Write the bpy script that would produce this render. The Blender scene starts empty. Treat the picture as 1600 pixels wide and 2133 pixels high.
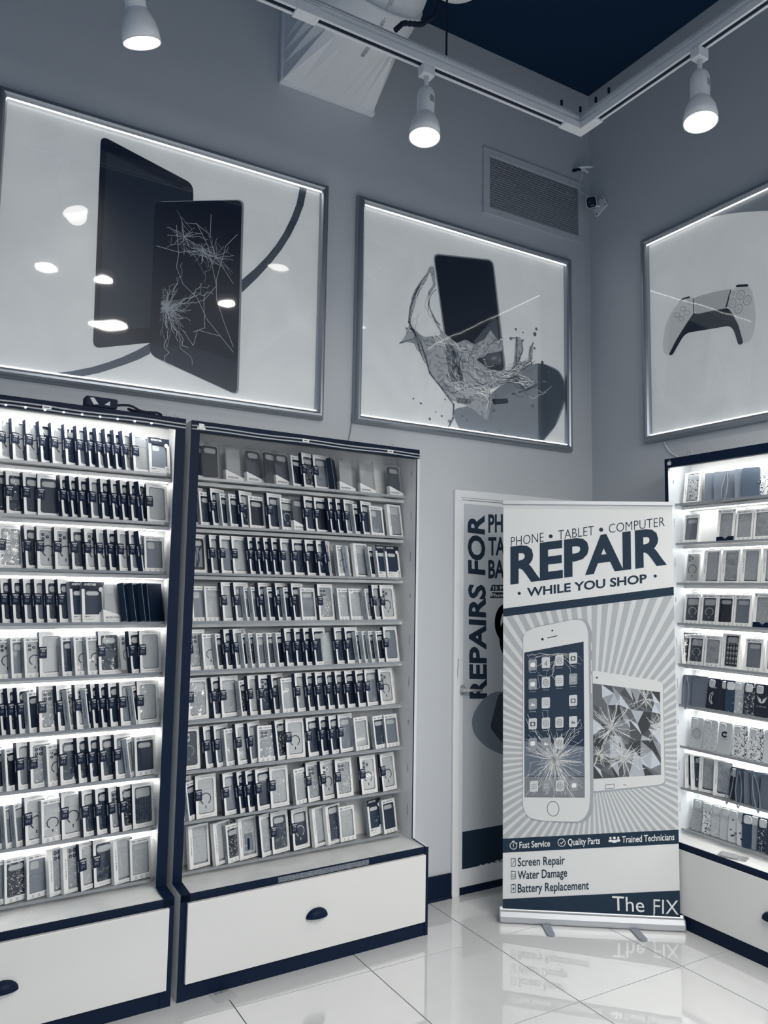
import bpy, math, random
from mathutils import Matrix, Vector
from math import sin, cos, radians, pi, asin, atan2, sqrt

# ------------------------------------------------------------------ camera
SC = bpy.context.scene
COL = SC.collection
FPX, YAW, PITCH, ROLL = 1606.62, radians(30.176), radians(5.588), radians(0.956)
CAM = Vector((-3.399, -3.354, 1.56))
_F = Vector((sin(YAW)*cos(PITCH), cos(YAW)*cos(PITCH), sin(PITCH)))
_r = _F.cross(Vector((0, 0, 1))).normalized(); _u = _r.cross(_F)
_R = cos(ROLL)*_r + sin(ROLL)*_u
_U = -sin(ROLL)*_r + cos(ROLL)*_u
cam = bpy.data.cameras.new('camera'); cam_ob = bpy.data.objects.new('camera', cam); COL.objects.link(cam_ob)
M = Matrix((_R, _U, -_F)).transposed().to_4x4(); M.translation = CAM
cam_ob.matrix_world = M
cam.sensor_fit = 'HORIZONTAL'; cam.sensor_width = 36; cam.lens = 36*FPX/1600; cam.clip_start = .05
SC.camera = cam_ob

# ------------------------------------------------------------------ world, lights, exposure
SC.view_settings.view_transform = 'Standard'; SC.view_settings.look = 'None'
SC.view_settings.gamma = 1; SC.view_settings.exposure = 0.04
SC.view_settings.use_curve_mapping = False
W = bpy.data.worlds.new('world'); SC.world = W; W.use_nodes = True
W.node_tree.nodes['Background'].inputs[0].default_value = (.41, .61, .92, 1)
W.node_tree.nodes['Background'].inputs[1].default_value = 0.28

def area(name, loc, size, power, col=(1, .97, .92), rot=(0, 0, 0), spread=180):
    l = bpy.data.lights.new(name, 'AREA'); l.shape = 'RECTANGLE'; l.size, l.size_y = size
    l.energy = power; l.color = col; l.spread = radians(spread)
    o = bpy.data.objects.new(name, l); COL.objects.link(o); o.location = loc; o.rotation_euler = rot
    return o
# unseen fill lights added to brighten the room, not real ceiling panels
area('added_fill_light', (-1.6, -3.6, 3.05), (2.4, 1.2), 95)
area('added_fill_light', (-1.5, -5.2, 2.6), (3.0, 1.4), 37, rot=(radians(34), 0, 0), spread=140)

# ------------------------------------------------------------------ helpers
def ray(x, y):
    return _F + _R*((x-800)/FPX) - _U*((y-1066.5)/FPX)
def proj(P):
    v = Vector(P)-CAM; z = v.dot(_F)
    return 800+FPX*v.dot(_R)/z, 1066.5-FPX*v.dot(_U)/z
def at_y(x, y, Y=0.):
    d = ray(x, y); return CAM + d*((Y-CAM.y)/d.y)
def at_x(x, y, X=0.):
    d = ray(x, y); return CAM + d*((X-CAM.x)/d.x)
def at_z(x, y, Z=0.):
    d = ray(x, y); return CAM + d*((Z-CAM.z)/d.z)

MATS = {}
def mat(name, col=(.5, .5, .5), rough=.5, metal=0., spec=.5, emit=0., ecol=None, coat=0., bump=0., bscale=60., noise=None):
    m = bpy.data.materials.new(name); m.use_nodes = True; nt = m.node_tree; b = nt.nodes['Principled BSDF']
    b.inputs['Base Color'].default_value = (*col, 1); b.inputs['Roughness'].default_value = rough
    b.inputs['Metallic'].default_value = metal; b.inputs['Specular IOR Level'].default_value = spec
    b.inputs['Coat Weight'].default_value = coat; b.inputs['Coat IOR'].default_value = 2.6 if coat >= 1 else 1.5; b.inputs['Coat Roughness'].default_value = .015
    if emit:
        b.inputs['Emission Color'].default_value = (*(ecol or col), 1); b.inputs['Emission Strength'].default_value = emit
    tc = nt.nodes.new('ShaderNodeTexCoord')
    if bump:
        n = nt.nodes.new('ShaderNodeTexNoise'); n.inputs['Scale'].default_value = bscale; n.inputs['Detail'].default_value = 3
        bp = nt.nodes.new('ShaderNodeBump'); bp.inputs['Strength'].default_value = bump; bp.inputs['Distance'].default_value = .01
        nt.links.new(tc.outputs['Object'], n.inputs['Vector']); nt.links.new(n.outputs['Fac'], bp.inputs['Height'])
        nt.links.new(bp.outputs['Normal'], b.inputs['Normal'])
    if noise:   # (colour b, scale, low, high, kind, detail)
        cb, sc, lo, hi, kind = noise[:5]
        if kind == 'voronoi':
            n = nt.nodes.new('ShaderNodeTexVoronoi'); out = n.outputs['Distance']
        elif kind == 'cells':
            n = nt.nodes.new('ShaderNodeTexVoronoi'); out = n.outputs['Color']
        elif kind == 'wave':
            n = nt.nodes.new('ShaderNodeTexWave'); out = n.outputs['Fac']; n.inputs['Distortion'].default_value = noise[5] if len(noise) > 5 else 8
            n.inputs['Detail'].default_value = 3; n.bands_direction = 'DIAGONAL'
        else:
            n = nt.nodes.new('ShaderNodeTexNoise'); out = n.outputs['Fac']; n.inputs['Detail'].default_value = 4
            n.inputs['Distortion'].default_value = noise[5] if len(noise) > 5 else 0
        n.inputs['Scale'].default_value = sc
        nt.links.new(tc.outputs['Object'], n.inputs['Vector'])
        r = nt.nodes.new('ShaderNodeMapRange'); r.inputs[1].default_value = lo; r.inputs[2].default_value = hi
        mx = nt.nodes.new('ShaderNodeMix'); mx.data_type = 'RGBA'
        mx.inputs['A'].default_value = (*col, 1); mx.inputs['B'].default_value = (*cb, 1)
        nt.links.new(out, r.inputs[0]); nt.links.new(r.outputs[0], mx.inputs['Factor'])
        nt.links.new(mx.outputs['Result'], b.inputs['Base Color'])
    MATS[name] = m
    return m
def clear(name, tint=.92, gloss=.10, rough=.03, bump=0., bscale=40., haze=0., hcol=(.7, .72, .74)):
    m = bpy.data.materials.new(name); m.use_nodes = True; nt = m.node_tree; nt.nodes.clear()
    o = nt.nodes.new('ShaderNodeOutputMaterial'); t = nt.nodes.new('ShaderNodeBsdfTransparent'); t.inputs[0].default_value = (tint, tint, tint, 1)
    g = nt.nodes.new('ShaderNodeBsdfGlossy'); g.inputs['Roughness'].default_value = rough; g.inputs['Color'].default_value = (1, 1, 1, 1)
    lw = nt.nodes.new('ShaderNodeLayerWeight'); lw.inputs[0].default_value = .35
    ma = nt.nodes.new('ShaderNodeMath'); ma.operation = 'MULTIPLY_ADD'; ma.inputs[1].default_value = .5; ma.inputs[2].default_value = gloss
    nt.links.new(lw.outputs['Fresnel'], ma.inputs[0])
    mx = nt.nodes.new('ShaderNodeMixShader'); nt.links.new(ma.outputs[0], mx.inputs[0])
    nt.links.new(t.outputs[0], mx.inputs[1]); nt.links.new(g.outputs[0], mx.inputs[2]); last = mx
    if haze:
        d = nt.nodes.new('ShaderNodeBsdfDiffuse'); d.inputs[0].default_value = (*hcol, 1)
        m2 = nt.nodes.new('ShaderNodeMixShader'); m2.inputs[0].default_value = haze
        nt.links.new(mx.outputs[0], m2.inputs[1]); nt.links.new(d.outputs[0], m2.inputs[2]); last = m2
    if bump:
        tc = nt.nodes.new('ShaderNodeTexCoord'); n = nt.nodes.new('ShaderNodeTexNoise'); n.inputs['Scale'].default_value = bscale; n.inputs['Detail'].default_value = 1.5
        bp = nt.nodes.new('ShaderNodeBump'); bp.inputs['Strength'].default_value = bump; bp.inputs['Distance'].default_value = .01
        nt.links.new(tc.outputs['Object'], n.inputs['Vector']); nt.links.new(n.outputs['Fac'], bp.inputs['Height']); nt.links.new(bp.outputs['Normal'], g.inputs['Normal'])
    nt.links.new(last.outputs[0], o.inputs[0]); MATS[name] = m
    return m

NAVY = (.002, .010, .032); SLATE = (.012, .028, .052); MID = (.20, .235, .28); LIGHT = (.55, .58, .60); WHITE = (.76, .765, .755)
mat('wall_paint', (.52, .55, .585), .55, bump=.06, bscale=90)
mat('ceiling_black', (.010, .030, .068), .9, spec=.1)
mat('navy', NAVY, .5, spec=.15); mat('navy_matte', NAVY, .8); mat('slate', SLATE, .6, spec=.2); mat('mid', MID, .5); mat('light', LIGHT, .5)
mat('white', WHITE, .45); mat('white_gloss', (.69, .695, .685), .22, coat=.2)
mat('paint_white', (.78, .80, .82), .4)
mat('laminate', (.62, .66, .70), .35); mat('panel_white', (.72, .73, .73), .4)
mat('counter', (.72, .73, .73), .3, noise=((.60, .62, .63), 5, .35, .7, 'noise', 1.5))
mat('chipboard', (.20, .22, .25), .8, noise=((.08, .10, .13), 220, .4, .6, 'noise'))
mat('tile', (.70, .71, .715), .25, coat=1., spec=.5, noise=((.66, .67, .68), 2.2, .3, .7, 'noise', 2))
mat('grout', (.03, .04, .055), .9)
mat('alu', (.34, .37, .41), .32, metal=.8); mat('alu_light', (.50, .52, .545), .42, metal=.45)
mat('led', (1, 1, 1), .5, emit=22, ecol=(1, .985, .94)); mat('led_glint_dot', (1, 1, 1), .5, emit=9, ecol=(1, .985, .94))
mat('led_frame', (1, 1, 1), .5, emit=6, ecol=(1, .985, .95))
mat('bulb', (1, 1, 1), .5, emit=9, ecol=(1, .97, .90)); mat('bulb_dim', (1, 1, 1), .5, emit=2.2, ecol=(1, .97, .90))
mat('card', (.80, .805, .80), .5, bump=.02, bscale=200); mat('card_spine', (.006, .015, .042), .45, spec=.25)
mat('card_grey', (.27, .31, .35), .45); mat('card_back', (.50, .53, .55), .6)
mat('ink', NAVY, .6); mat('ink_soft', (.10, .13, .17), .6); mat('ink_white', (.72, .73, .73), .6)
clear('film', .96, .03, .05); clear('film_crinkle', .97, .05, .05, bump=1.0, bscale=28)
clear('acrylic', .84, .05, .04, haze=.08); clear('acrylic_edge', .45, .1, .1, haze=.5, hcol=(.42, .46, .50))
clear('case_clear', .88, .05, .06, haze=.07)
# phone case looks
CM = {
 'D': mat('case_dark', (.016, .032, .065), .4), 'N': mat('case_black', (.006, .012, .028), .35),
 'G': mat('case_grey', (.21, .24, .285), .45), 'g': mat('case_pale', (.46, .49, .51), .4),
 'C': mat('case_glass', (.55, .575, .59), .25), 
 'S': mat('case_glitter', (.20, .235, .275), .3, noise=((.85, .86, .84), 420, .52, .60, 'noise')),
 'T': mat('case_dark_glitter', (.02, .035, .06), .3, noise=((.6, .62, .62), 380, .56, .66, 'noise')),
 'F': mat('case_floral', (.50, .53, .55), .4, noise=((.06, .09, .13), 130, .22, .12, 'voronoi')),
 'f': mat('case_black_floral', (.008, .016, .035), .35, noise=((.75, .76, .75), 75, .56, .62, 'noise', 2.2)),
 'M': mat('case_marble_glint', (.33, .36, .39), .3, noise=((.80, .81, .80), 34, .55, .66, 'noise', 2.8)),  # pale streaks paint highlights of crinkled film, also used for real marbling
 'm': mat('case_dark_glint_swirl', (.02, .04, .07), .3, noise=((.42, .46, .49), 36, .60, .70, 'noise', 2.8)),  # paler swirls are film highlights painted into the case colour
 'h': mat('case_rose', (.70, .72, .72), .4, noise=((.03, .05, .09), 55, .52, .58, 'noise', 2.5)),
 'k': mat('case_speckle', (.38, .41, .44), .35, noise=((.62, .64, .64), 95, .45, .62, 'noise', 3)),
}
CM['R'] = CM['C']; CM['r'] = CM['g']; CM['L'] = CM['C']; CM['l'] = CM['D']; CM['B'] = mat('case_bubble', (.085, .115, .155), .35)
CM['b'] = mat('case_bubble_clear', (.42, .46, .49), .3); CM['P'] = CM['N']; CM['H'] = CM['k']; CM['d'] = CM['D']; CM['c'] = CM['G']

class MB:
    """collects faces with a material slot each"""
    def __init__(s): s.v = []; s.f = []; s.m = []; s.names = []
    def slot(s, name):
        if name not in s.names: s.names.append(name)
        return s.names.index(name)
    def face(s, pts, m):
        i = len(s.v); s.v += [tuple(p) for p in pts]; s.f.append(tuple(range(i, i+len(pts)))); s.m.append(s.slot(m))
    def mesh(s, vs, fs, m, xf=None):
        i = len(s.v); s.v += [tuple(xf @ Vector(p)) if xf else tuple(p) for p in vs]; k = s.slot(m)
        for f in fs: s.f.append(tuple(i+j for j in f)); s.m.append(k)
    def box(s, x0, x1, y0, y1, z0, z1, m, xf=None, skip=()):
        V = [(x0,y0,z0),(x1,y0,z0),(x1,y1,z0),(x0,y1,z0),(x0,y0,z1),(x1,y0,z1),(x1,y1,z1),(x0,y1,z1)]
        F = {'bottom':(3,2,1,0),'top':(4,5,6,7),'front':(0,1,5,4),'right':(1,2,6,5),'back':(2,3,7,6),'left':(3,0,4,7)}
        s.mesh(V, [f for k, f in F.items() if k not in skip], m, xf)
    def prism(s, pts, a, b, m, axis='y', xf=None, cap=True):
        n = len(pts)
        def P(p, t):
            return (p[0], t, p[1]) if axis == 'y' else (t, p[0], p[1]) if axis == 'x' else (p[0], p[1], t)
        V = [P(p, a) for p in pts] + [P(p, b) for p in pts]
        F = [(i, (i+1) % n, n+(i+1) % n, n+i) for i in range(n)]
        if cap: F += [tuple(range(n-1, -1, -1)), tuple(range(n, 2*n))]
        s.mesh(V, F, m, xf)
    def tube(s, path, r, m, seg=8, closed=False):
        P = [Vector(p) for p in path]; n = len(P); V = []; F = []
        rr = r if isinstance(r, (list, tuple)) else [r]*n
        prev = None
        for i, p in enumerate(P):
            t = (P[min(i+1, n-1)]-P[max(i-1, 0)]).normalized()
            a = prev if prev else (Vector((0, 0, 1)) if abs(t.z) < .9 else Vector((1, 0, 0)))
            a = (a - t*a.dot(t)).normalized(); b = t.cross(a); prev = a
            V += [p + (a*cos(2*pi*k/seg)+b*sin(2*pi*k/seg))*rr[i] for k in range(seg)]
        for i in range(n-1):
            for k in range(seg):
                F.append((i*seg+k, i*seg+(k+1) % seg, (i+1)*seg+(k+1) % seg, (i+1)*seg+k))
        F += [tuple(range(seg-1, -1, -1)), tuple(range((n-1)*seg, n*seg))]
        s.mesh(V, F, m)
    def lathe(s, prof, m, seg=32, xf=None):
        V = []; F = []
        for r, z in prof: V += [(r*cos(2*pi*k/seg), r*sin(2*pi*k/seg), z) for k in range(seg)]
        for i in range(len(prof)-1):
            for k in range(seg): F.append((i*seg+k, i*seg+(k+1) % seg, (i+1)*seg+(k+1) % seg, (i+1)*seg+k))
        s.mesh(V, F, m, xf)
    def data(s, name, smooth=False):
        me = bpy.data.meshes.new(name); me.from_pydata(s.v, [], s.f)
        for n in s.names: me.materials.append(MATS[n])
        me.polygons.foreach_set('material_index', s.m)
        if smooth: me.polygons.foreach_set('use_smooth', [True]*len(s.f))
        me.update(); return me
    def build(s, name, parent=None, loc=None, rot=None, smooth=False, bevel=0.):
        return put(name, s.data(name, smooth), parent, loc, rot, bevel)
def put(name, me, parent=None, loc=None, rot=None, bevel=0.):
    o = bpy.data.objects.new(name, me); COL.objects.link(o)
    if parent: o.parent = parent
    if loc is not None: o.location = loc
    if rot is not None: o.rotation_euler = rot
    if bevel:
        b = o.modifiers.new('bevel', 'BEVEL'); b.width = bevel; b.segments = 2; b.limit_method = 'ANGLE'; b.angle_limit = radians(50)
    return o
def tag(o, label, cat, group=None):
    o['label'] = label; o['category'] = cat
    if group: o['group'] = group
    assert 4 <= len(label.split()) <= 16, label
    return o
def thing(name, label, cat, loc=(0, 0, 0), rotz=0., group=None):
    o = bpy.data.objects.new(name, None); COL.objects.link(o); o.location = loc; o.rotation_euler = (0, 0, rotz); o.empty_display_size = .05
    return tag(o, label, cat, group)
def struct(o): o['kind'] = 'structure'; return o
def rrect(x0, x1, z0, z1, r, k=4):
    out = []
    for cx, cz, a0 in ((x1-r, z0+r, -90), (x1-r, z1-r, 0), (x0+r, z1-r, 90), (x0+r, z0+r, 180)):
        out += [(cx+r*cos(radians(a0+90*i/k)), cz+r*sin(radians(a0+90*i/k))) for i in range(k+1)]
    return out

# ------------------------------------------------------------------ lettering
_TX = {}
def glyphs(s, off=0., res=3):
    key = (s, off, res)
    if key not in _TX:
        c = bpy.data.curves.new('lettering', 'FONT'); c.body = s; c.size = 1; c.offset = off; c.resolution_u = res
        o = bpy.data.objects.new('lettering', c); me = o.to_mesh()
        V = [(v.co.x, v.co.y) for v in me.vertices]; Fs = [tuple(p.vertices) for p in me.polygons]
        o.to_mesh_clear(); bpy.data.objects.remove(o); bpy.data.curves.remove(c)
        _TX[key] = (V, Fs, min(v[0] for v in V), max(v[0] for v in V))
    return _TX[key]
CAPH = max(v[1] for v in glyphs('H')[0])

class Canvas:
    """a flat printed sheet standing at its real place; O,U,V span it, N is its face"""
    def __init__(s, O, U, V, N): s.O, s.U, s.V, s.N = Vector(O), Vector(U).normalized(), Vector(V).normalized(), Vector(N).normalized(); s.mb = MB(); s.k = 1
    def px(s, x, y):
        d = ray(x, y); P = CAM + d*((s.O-CAM).dot(s.N)/d.dot(s.N)) - s.O
        return P.dot(s.U), P.dot(s.V)
    def p3(s, u, v, w): return s.O + s.U*u + s.V*v + s.N*w
    def layer(s): s.k += 1
    def poly(s, uv, m, w=None):
        w = s.k*.0003 if w is None else w
        a = sum(uv[i][0]*uv[(i+1) % len(uv)][1]-uv[(i+1) % len(uv)][0]*uv[i][1] for i in range(len(uv)))
        if a < 0: uv = uv[::-1]
        s.mb.face([s.p3(u, v, w) for u, v in uv], m)
    def ppoly(s, pts, m): s.poly([s.px(*p) for p in pts], m)
    def round(s, pts, m, r=.02, k=4):
        """polygon of pixels with rounded corners"""
        P = [Vector(s.px(*p)) for p in pts]; out = []; n = len(P)
        for i in range(n):
            a, b, c = P[i-1], P[i], P[(i+1) % n]; rr = min(r, (a-b).length/2, (c-b).length/2)
            p0 = b+(a-b).normalized()*rr; p1 = b+(c-b).normalized()*rr
            out += [tuple((1-t)**2*p0+2*t*(1-t)*b+t*t*p1) for t in [j/k for j in range(k+1)]]
        s.poly(out, m)
    def stroke(s, uv, w, m, closed=False):
        P = [Vector(p) for p in uv]
        n = len(P); rng = range(n if closed else n-1)
        for i in rng:
            a, b = P[i], P[(i+1) % n]
            if (b-a).length < 1e-6: continue
            t = (b-a).normalized(); q = Vector((-t.y, t.x))*w/2; e = t*w*.25
            s.poly([tuple(a-q-e), tuple(b-q+e), tuple(b+q+e), tuple(a+q-e)], m)
    def pstroke(s, pts, w, m, closed=False): s.stroke([s.px(*p) for p in pts], w, m, closed)
    def disc(s, c, r, m, ry=None, n=20):
        s.poly([(c[0]+r*cos(2*pi*i/n), c[1]+(ry or r)*sin(2*pi*i/n)) for i in range(n)], m)
    def pdisc(s, x, y, rpx, m, n=20): 
        c = s.px(x, y); e = s.px(x, y+rpx); s.disc(c, abs(e[1]-c[1]), m, n=n)
    def ring(s, c, r, w, m, ry=None, n=24, a0=0, a1=360):
        pts = [(c[0]+r*cos(radians(a0+(a1-a0)*i/n)), c[1]+(ry or r)*sin(radians(a0+(a1-a0)*i/n))) for i in range(n+1)]
        s.stroke(pts, w, m)
    def text(s, t, BL, BR, TL, m, off=0., res=3, uv=False):
        V, Fs, x0, x1 = glyphs(t, off, res)
        bl, br, tl = [Vector(p if uv else s.px(*p)) for p in (BL, BR, TL)]
        a = (br-bl)/(x1-x0); b = (tl-bl)/CAPH; w = s.k*.0003
        s.mb.mesh([s.p3(*(bl+a*(x-x0)+b*y), w) for x, y in V], Fs, m)
def clip(poly, win):
    """Sutherland-Hodgman against a convex counter-clockwise window"""
    out = poly
    for i in range(len(win)):
        a, b = win[i], win[(i+1) % len(win)]; src, out = out, []
        ins = lambda p: (b[0]-a[0])*(p[1]-a[1])-(b[1]-a[1])*(p[0]-a[0]) >= 0
        for j in range(len(src)):
            p, q = src[j-1], src[j]
            if ins(p) != ins(q):
                d1 = (b[0]-a[0])*(p[1]-a[1])-(b[1]-a[1])*(p[0]-a[0]); d2 = (b[0]-a[0])*(q[1]-a[1])-(b[1]-a[1])*(q[0]-a[0])
                t = d1/(d1-d2); out.append((p[0]+(q[0]-p[0])*t, p[1]+(q[1]-p[1])*t))
            if ins(q): out.append(q)
        if not out: return []
    return out
def crack(cv, c, n, r0, r1, w, m, rnd, win=None, rings=3, jag=.35):
    """a web of broken glass: jagged rays and a few chords"""
    A = sorted(rnd.random()*2*pi for _ in range(n)); ends = []
    for a in A:
        L = r0+(r1-r0)*rnd.random(); pts = [c]; k = max(2, int(L/.02)); aa = a
        for i in range(1, k+1):
            aa = a+(rnd.random()-.5)*jag; pts.append((c[0]+L*i/k*cos(aa), c[1]+L*i/k*sin(aa)))
        ends.append((a, L))
        seg = [p for p in pts if not win or (win[0] < p[0] < win[1] and win[2] < p[1] < win[3])]
        if len(seg) > 1: cv.stroke(seg, w*(.6+.8*rnd.random()), m)
    for q in range(rings):
        f = (q+1)/(rings+1)
        for i in range(len(ends)):
            a, L = ends[i-1]; b, L2 = ends[i]
            if rnd.random() < .7 and abs(b-a) < 1.5:
                p = [(c[0]+L*f*cos(a), c[1]+L*f*sin(a)), (c[0]+L2*f*cos(b), c[1]+L2*f*sin(b))]
                if not win or all(win[0] < t[0] < win[1] and win[2] < t[1] < win[3] for t in p): cv.stroke(p, w*.7, m)

# ------------------------------------------------------------------ room shell
WZ = 4.68
m = MB(); m.box(-6.0, .15, 0, .15, -.05, WZ, 'wall_paint'); struct(m.build('wall_back'))
m = MB(); m.box(0, .15, -6.5, 0, -.05, WZ, 'wall_paint'); struct(m.build('wall_right'))
m = MB(); m.box(-6.2, .4, -6.7, .4, WZ+.0, WZ+.12, 'ceiling_black'); struct(m.build('ceiling'))
m = MB(); m.box(-6.0, .0, -6.5, 0, -.06, -.004, 'grout'); floor = struct(m.build('floor'))
TP, TX, TY = .583, -1.163, -.473
m = MB(); g = .0022; m.box(g, TP-g, g, TP-g, -.004, 0, 'tile', skip=('bottom',)); tile_me = m.data('tile')
for i in range(-8, 2):
    for j in range(-9, 1):
        x0, y0 = TX+i*TP, TY+j*TP
        if x0+TP > .35 or x0 < -6: continue
        if x0+TP > 0 or y0+TP > 0:
            q = MB(); q.box(x0+g, min(x0+TP-g, 0), y0+g, min(y0+TP-g, 0), -.004, 0, 'tile', skip=('bottom',)); q.build('tile', floor)
        else: put('tile', tile_me, floor, (x0, y0, 0))
# skirting
m = MB(); m.box(-6.0, -1.024, -.012, 0, 0, .118, 'navy'); m.prism([(-.012, 0), (-.022, 0), (-.014, .012), (-.012, .012)], -6, -1.024, 'navy', 'x'); struct(m.build('baseboard_back'))
m = MB(); m.box(-.012, 0, -6.4, -.0, 0, .118, 'navy'); struct(m.build('baseboard_right'))

# ------------------------------------------------------------------ door with its printed sheet
X0, X1 = -1.022, -.10
m = MB()
for a, b, c, d in ((X0, X0+.04, 0, 2.087), (X1-.04, X1, 0, 2.087), (X0+.04, X1-.04, 2.047, 2.087)): m.box(a, b, -.018, 0.0, c, d, 'paint_white')
for a, b, c, d in ((X0+.04, X0+.05, 0, 2.047), (X0+.05, X1-.04, 2.037, 2.047)): m.box(a, b, -.012, 0.0, c, d, 'paint_white')
dr = struct(m.build('door_1', bevel=.002))
m = MB(); m.box(X0+.052, X1-.042, -.004, 0, .035, 2.035, 'paint_white'); m.build('door_leaf', dr)
m = MB(); m.box(X0+.045, X1-.04, -.010, 0, 0, .034, 'navy'); m.build('threshold', dr)
m = MB(); h = at_y(962, 1437, -.01)
m.lathe([(0, 0), (.026, 0), (.026, .006), (.012, .012), (.010, .04), (0, .042)], 'alu_light', 20, Matrix.Translation((h.x, -.004, h.z)) @ Matrix.Rotation(radians(90), 4, 'X'))
m.tube([(h.x, -.045, h.z), (h.x+.03, -.047, h.z), (h.x+.11, -.043, h.z-.004)], [.009, .008, .006], 'alu_light', 10)
m.build('door_handle', dr, smooth=True)
m = MB(); k = at_y(955, 1372, -.01); m.tube([(k.x-.012, -.015, k.z-.12), (k.x-.006, -.017, k.z)], .003, 'alu', 6); m.build('latch_plate', dr)
P7 = lambda x, y: (920+x*.3281, 1000+y*.3281); P8 = lambda x, y: (920+x*.325, 1650+y*.325)
cv = Canvas((-1.0, -.006, 0), (1, 0, 0), (0, 0, 1), (0, -1, 0))
mat('door_sheet', (.50, .54, .58), .35); mat('blob_grey', (.16, .20, .25), .5); mat('blob_dark', (.02, .035, .06), .5)
mat('sheet_gloss_a', (.42, .46, .50), .35)
u0, v0 = cv.px(*P7(145, 150)); _, vb = cv.px(*P8(148, 492)); u1 = .86
cv.poly([(u0, vb), (u1, vb), (u1, v0), (u0, v0)], 'door_sheet')
cv.layer(); _, vt = cv.px(*P8(148, 252)); cv.poly([(u0, vb), (u1, vb), (u1, vt), (u0, vt)], 'slate')
cv.text('REPAIRS FOR', P7(284, 1388), P7(268, 222), P7(183, 1388), 'slate', .035)
for s, y, w in (('PHO', 330, 160), ('TAB', 475, 150), ('BAT', 620, 150)):
    cv.text(s, P7(296, y), P7(296+w, y-4), P7(296, y-108), 'slate', .03)
for y, s in ((703, '15 Min'), (750, 'Phone')):
    cv.ppoly([P7(306, y), P7(320, y-38), P7(520, y-36), P7(520, y)], 'slate')
cv.layer()
for y, s, x in ((703, '15 Min', 326), (750, 'Phone', 316)): cv.text(s, P7(x, y-9), P7(x+95, y-9), P7(x, y-30), 'ink_white', .01, 2)
c = cv.px(*P7(412, 905)); cv.ring(c, .062, .04, 'slate', .085, 28); c = cv.px(*P7(425, 1000)); cv.ring(c, .05, .03, 'slate', .09, 24, 120, 250)
cv.round([P7(250, 1400), P7(330, 1340), P7(420, 1345), P7(560, 1400), P7(560, 1760), P7(390, 1750), P7(270, 1690), P7(195, 1600), P7(190, 1500)], 'blob_grey', .09, 6)
cv.layer()
cv.round([P7(338, 1450), P7(362, 1350), P7(420, 1345), P7(560, 1380), P7(560, 1740), P7(385, 1670), P7(305, 1570)], 'blob_dark', .03)
cv.layer(); cv.pstroke([P7(380, 1420), P7(318, 1565), P7(400, 1640)], .003, 'slate')
cv.layer()
for i in range(7):   # torn lower edge of the sheet
    x = 200+i*34; cv.ppoly([P8(x, 482-i*9), P8(x+18, 477-i*9-(i*5 % 7)), P8(x+34, 476-i*9), P8(x+30, 482-i*9)], 'paint_white')
sh = cv.mb.build('printed_sheet', dr)

# ------------------------------------------------------------------ framed light boxes
mat('print_ground', (.40, .42, .43), .35, emit=.25, ecol=(.92, .97, 1.0), noise=((.50, .52, .525), 2.6, .3, .7, 'noise', 1.2))
def lit(name, col, e=.3, **k): return mat(name, col, .35, emit=e, ecol=(.92, .97, 1.0), **k)
mat('print_navy', (.008, .018, .042), .3); mat('print_slate', (.03, .05, .085), .3); mat('print_mid', (.085, .115, .155), .35)
mat('print_grey', (.17, .20, .24), .35, emit=.06, ecol=(.8, .9, 1)); mat('print_light', (.5, .52, .53), .35, emit=.26, ecol=(.95, .98, 1))
mat('crack_line', (.36, .39, .43), .5, emit=.12, ecol=(.8, .9, 1))
mat('splash', (.33, .36, .39), .3, emit=.08, ecol=(.9, .95, 1), noise=((.10, .13, .17), 9, .5, .64, 'noise', 4.5))
mat('splash_dark', (.10, .13, .17), .3, noise=((.30, .33, .36), 12, .5, .62, 'noise', 4))
clear('cover_film', .97, .030, .03, bump=.12, bscale=4)
def frame_profile(m, a, b, along, nrm, inw, w=.042, d=.042):
    """half round aluminium moulding from a to b; along the outer edge, inw points into the picture"""
    n = 7; A, B = Vector(a), Vector(b); sec = [(0, 0)]
    sec += [(w/2-w/2*cos(pi*i/n), .012+(d-.012)*sin(pi*i/n)) for i in range(n+1)] + [(w, 0)]
    d1 = (B-A).normalized()
    V = [A+inw*s+nrm*t+d1*s for s, t in sec]+[B+inw*s+nrm*t-d1*s for s, t in sec]
    k = len(sec); m.mesh(V, [(i, (i+1) % k, k+(i+1) % k, k+i) for i in range(k)], 'alu')
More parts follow.
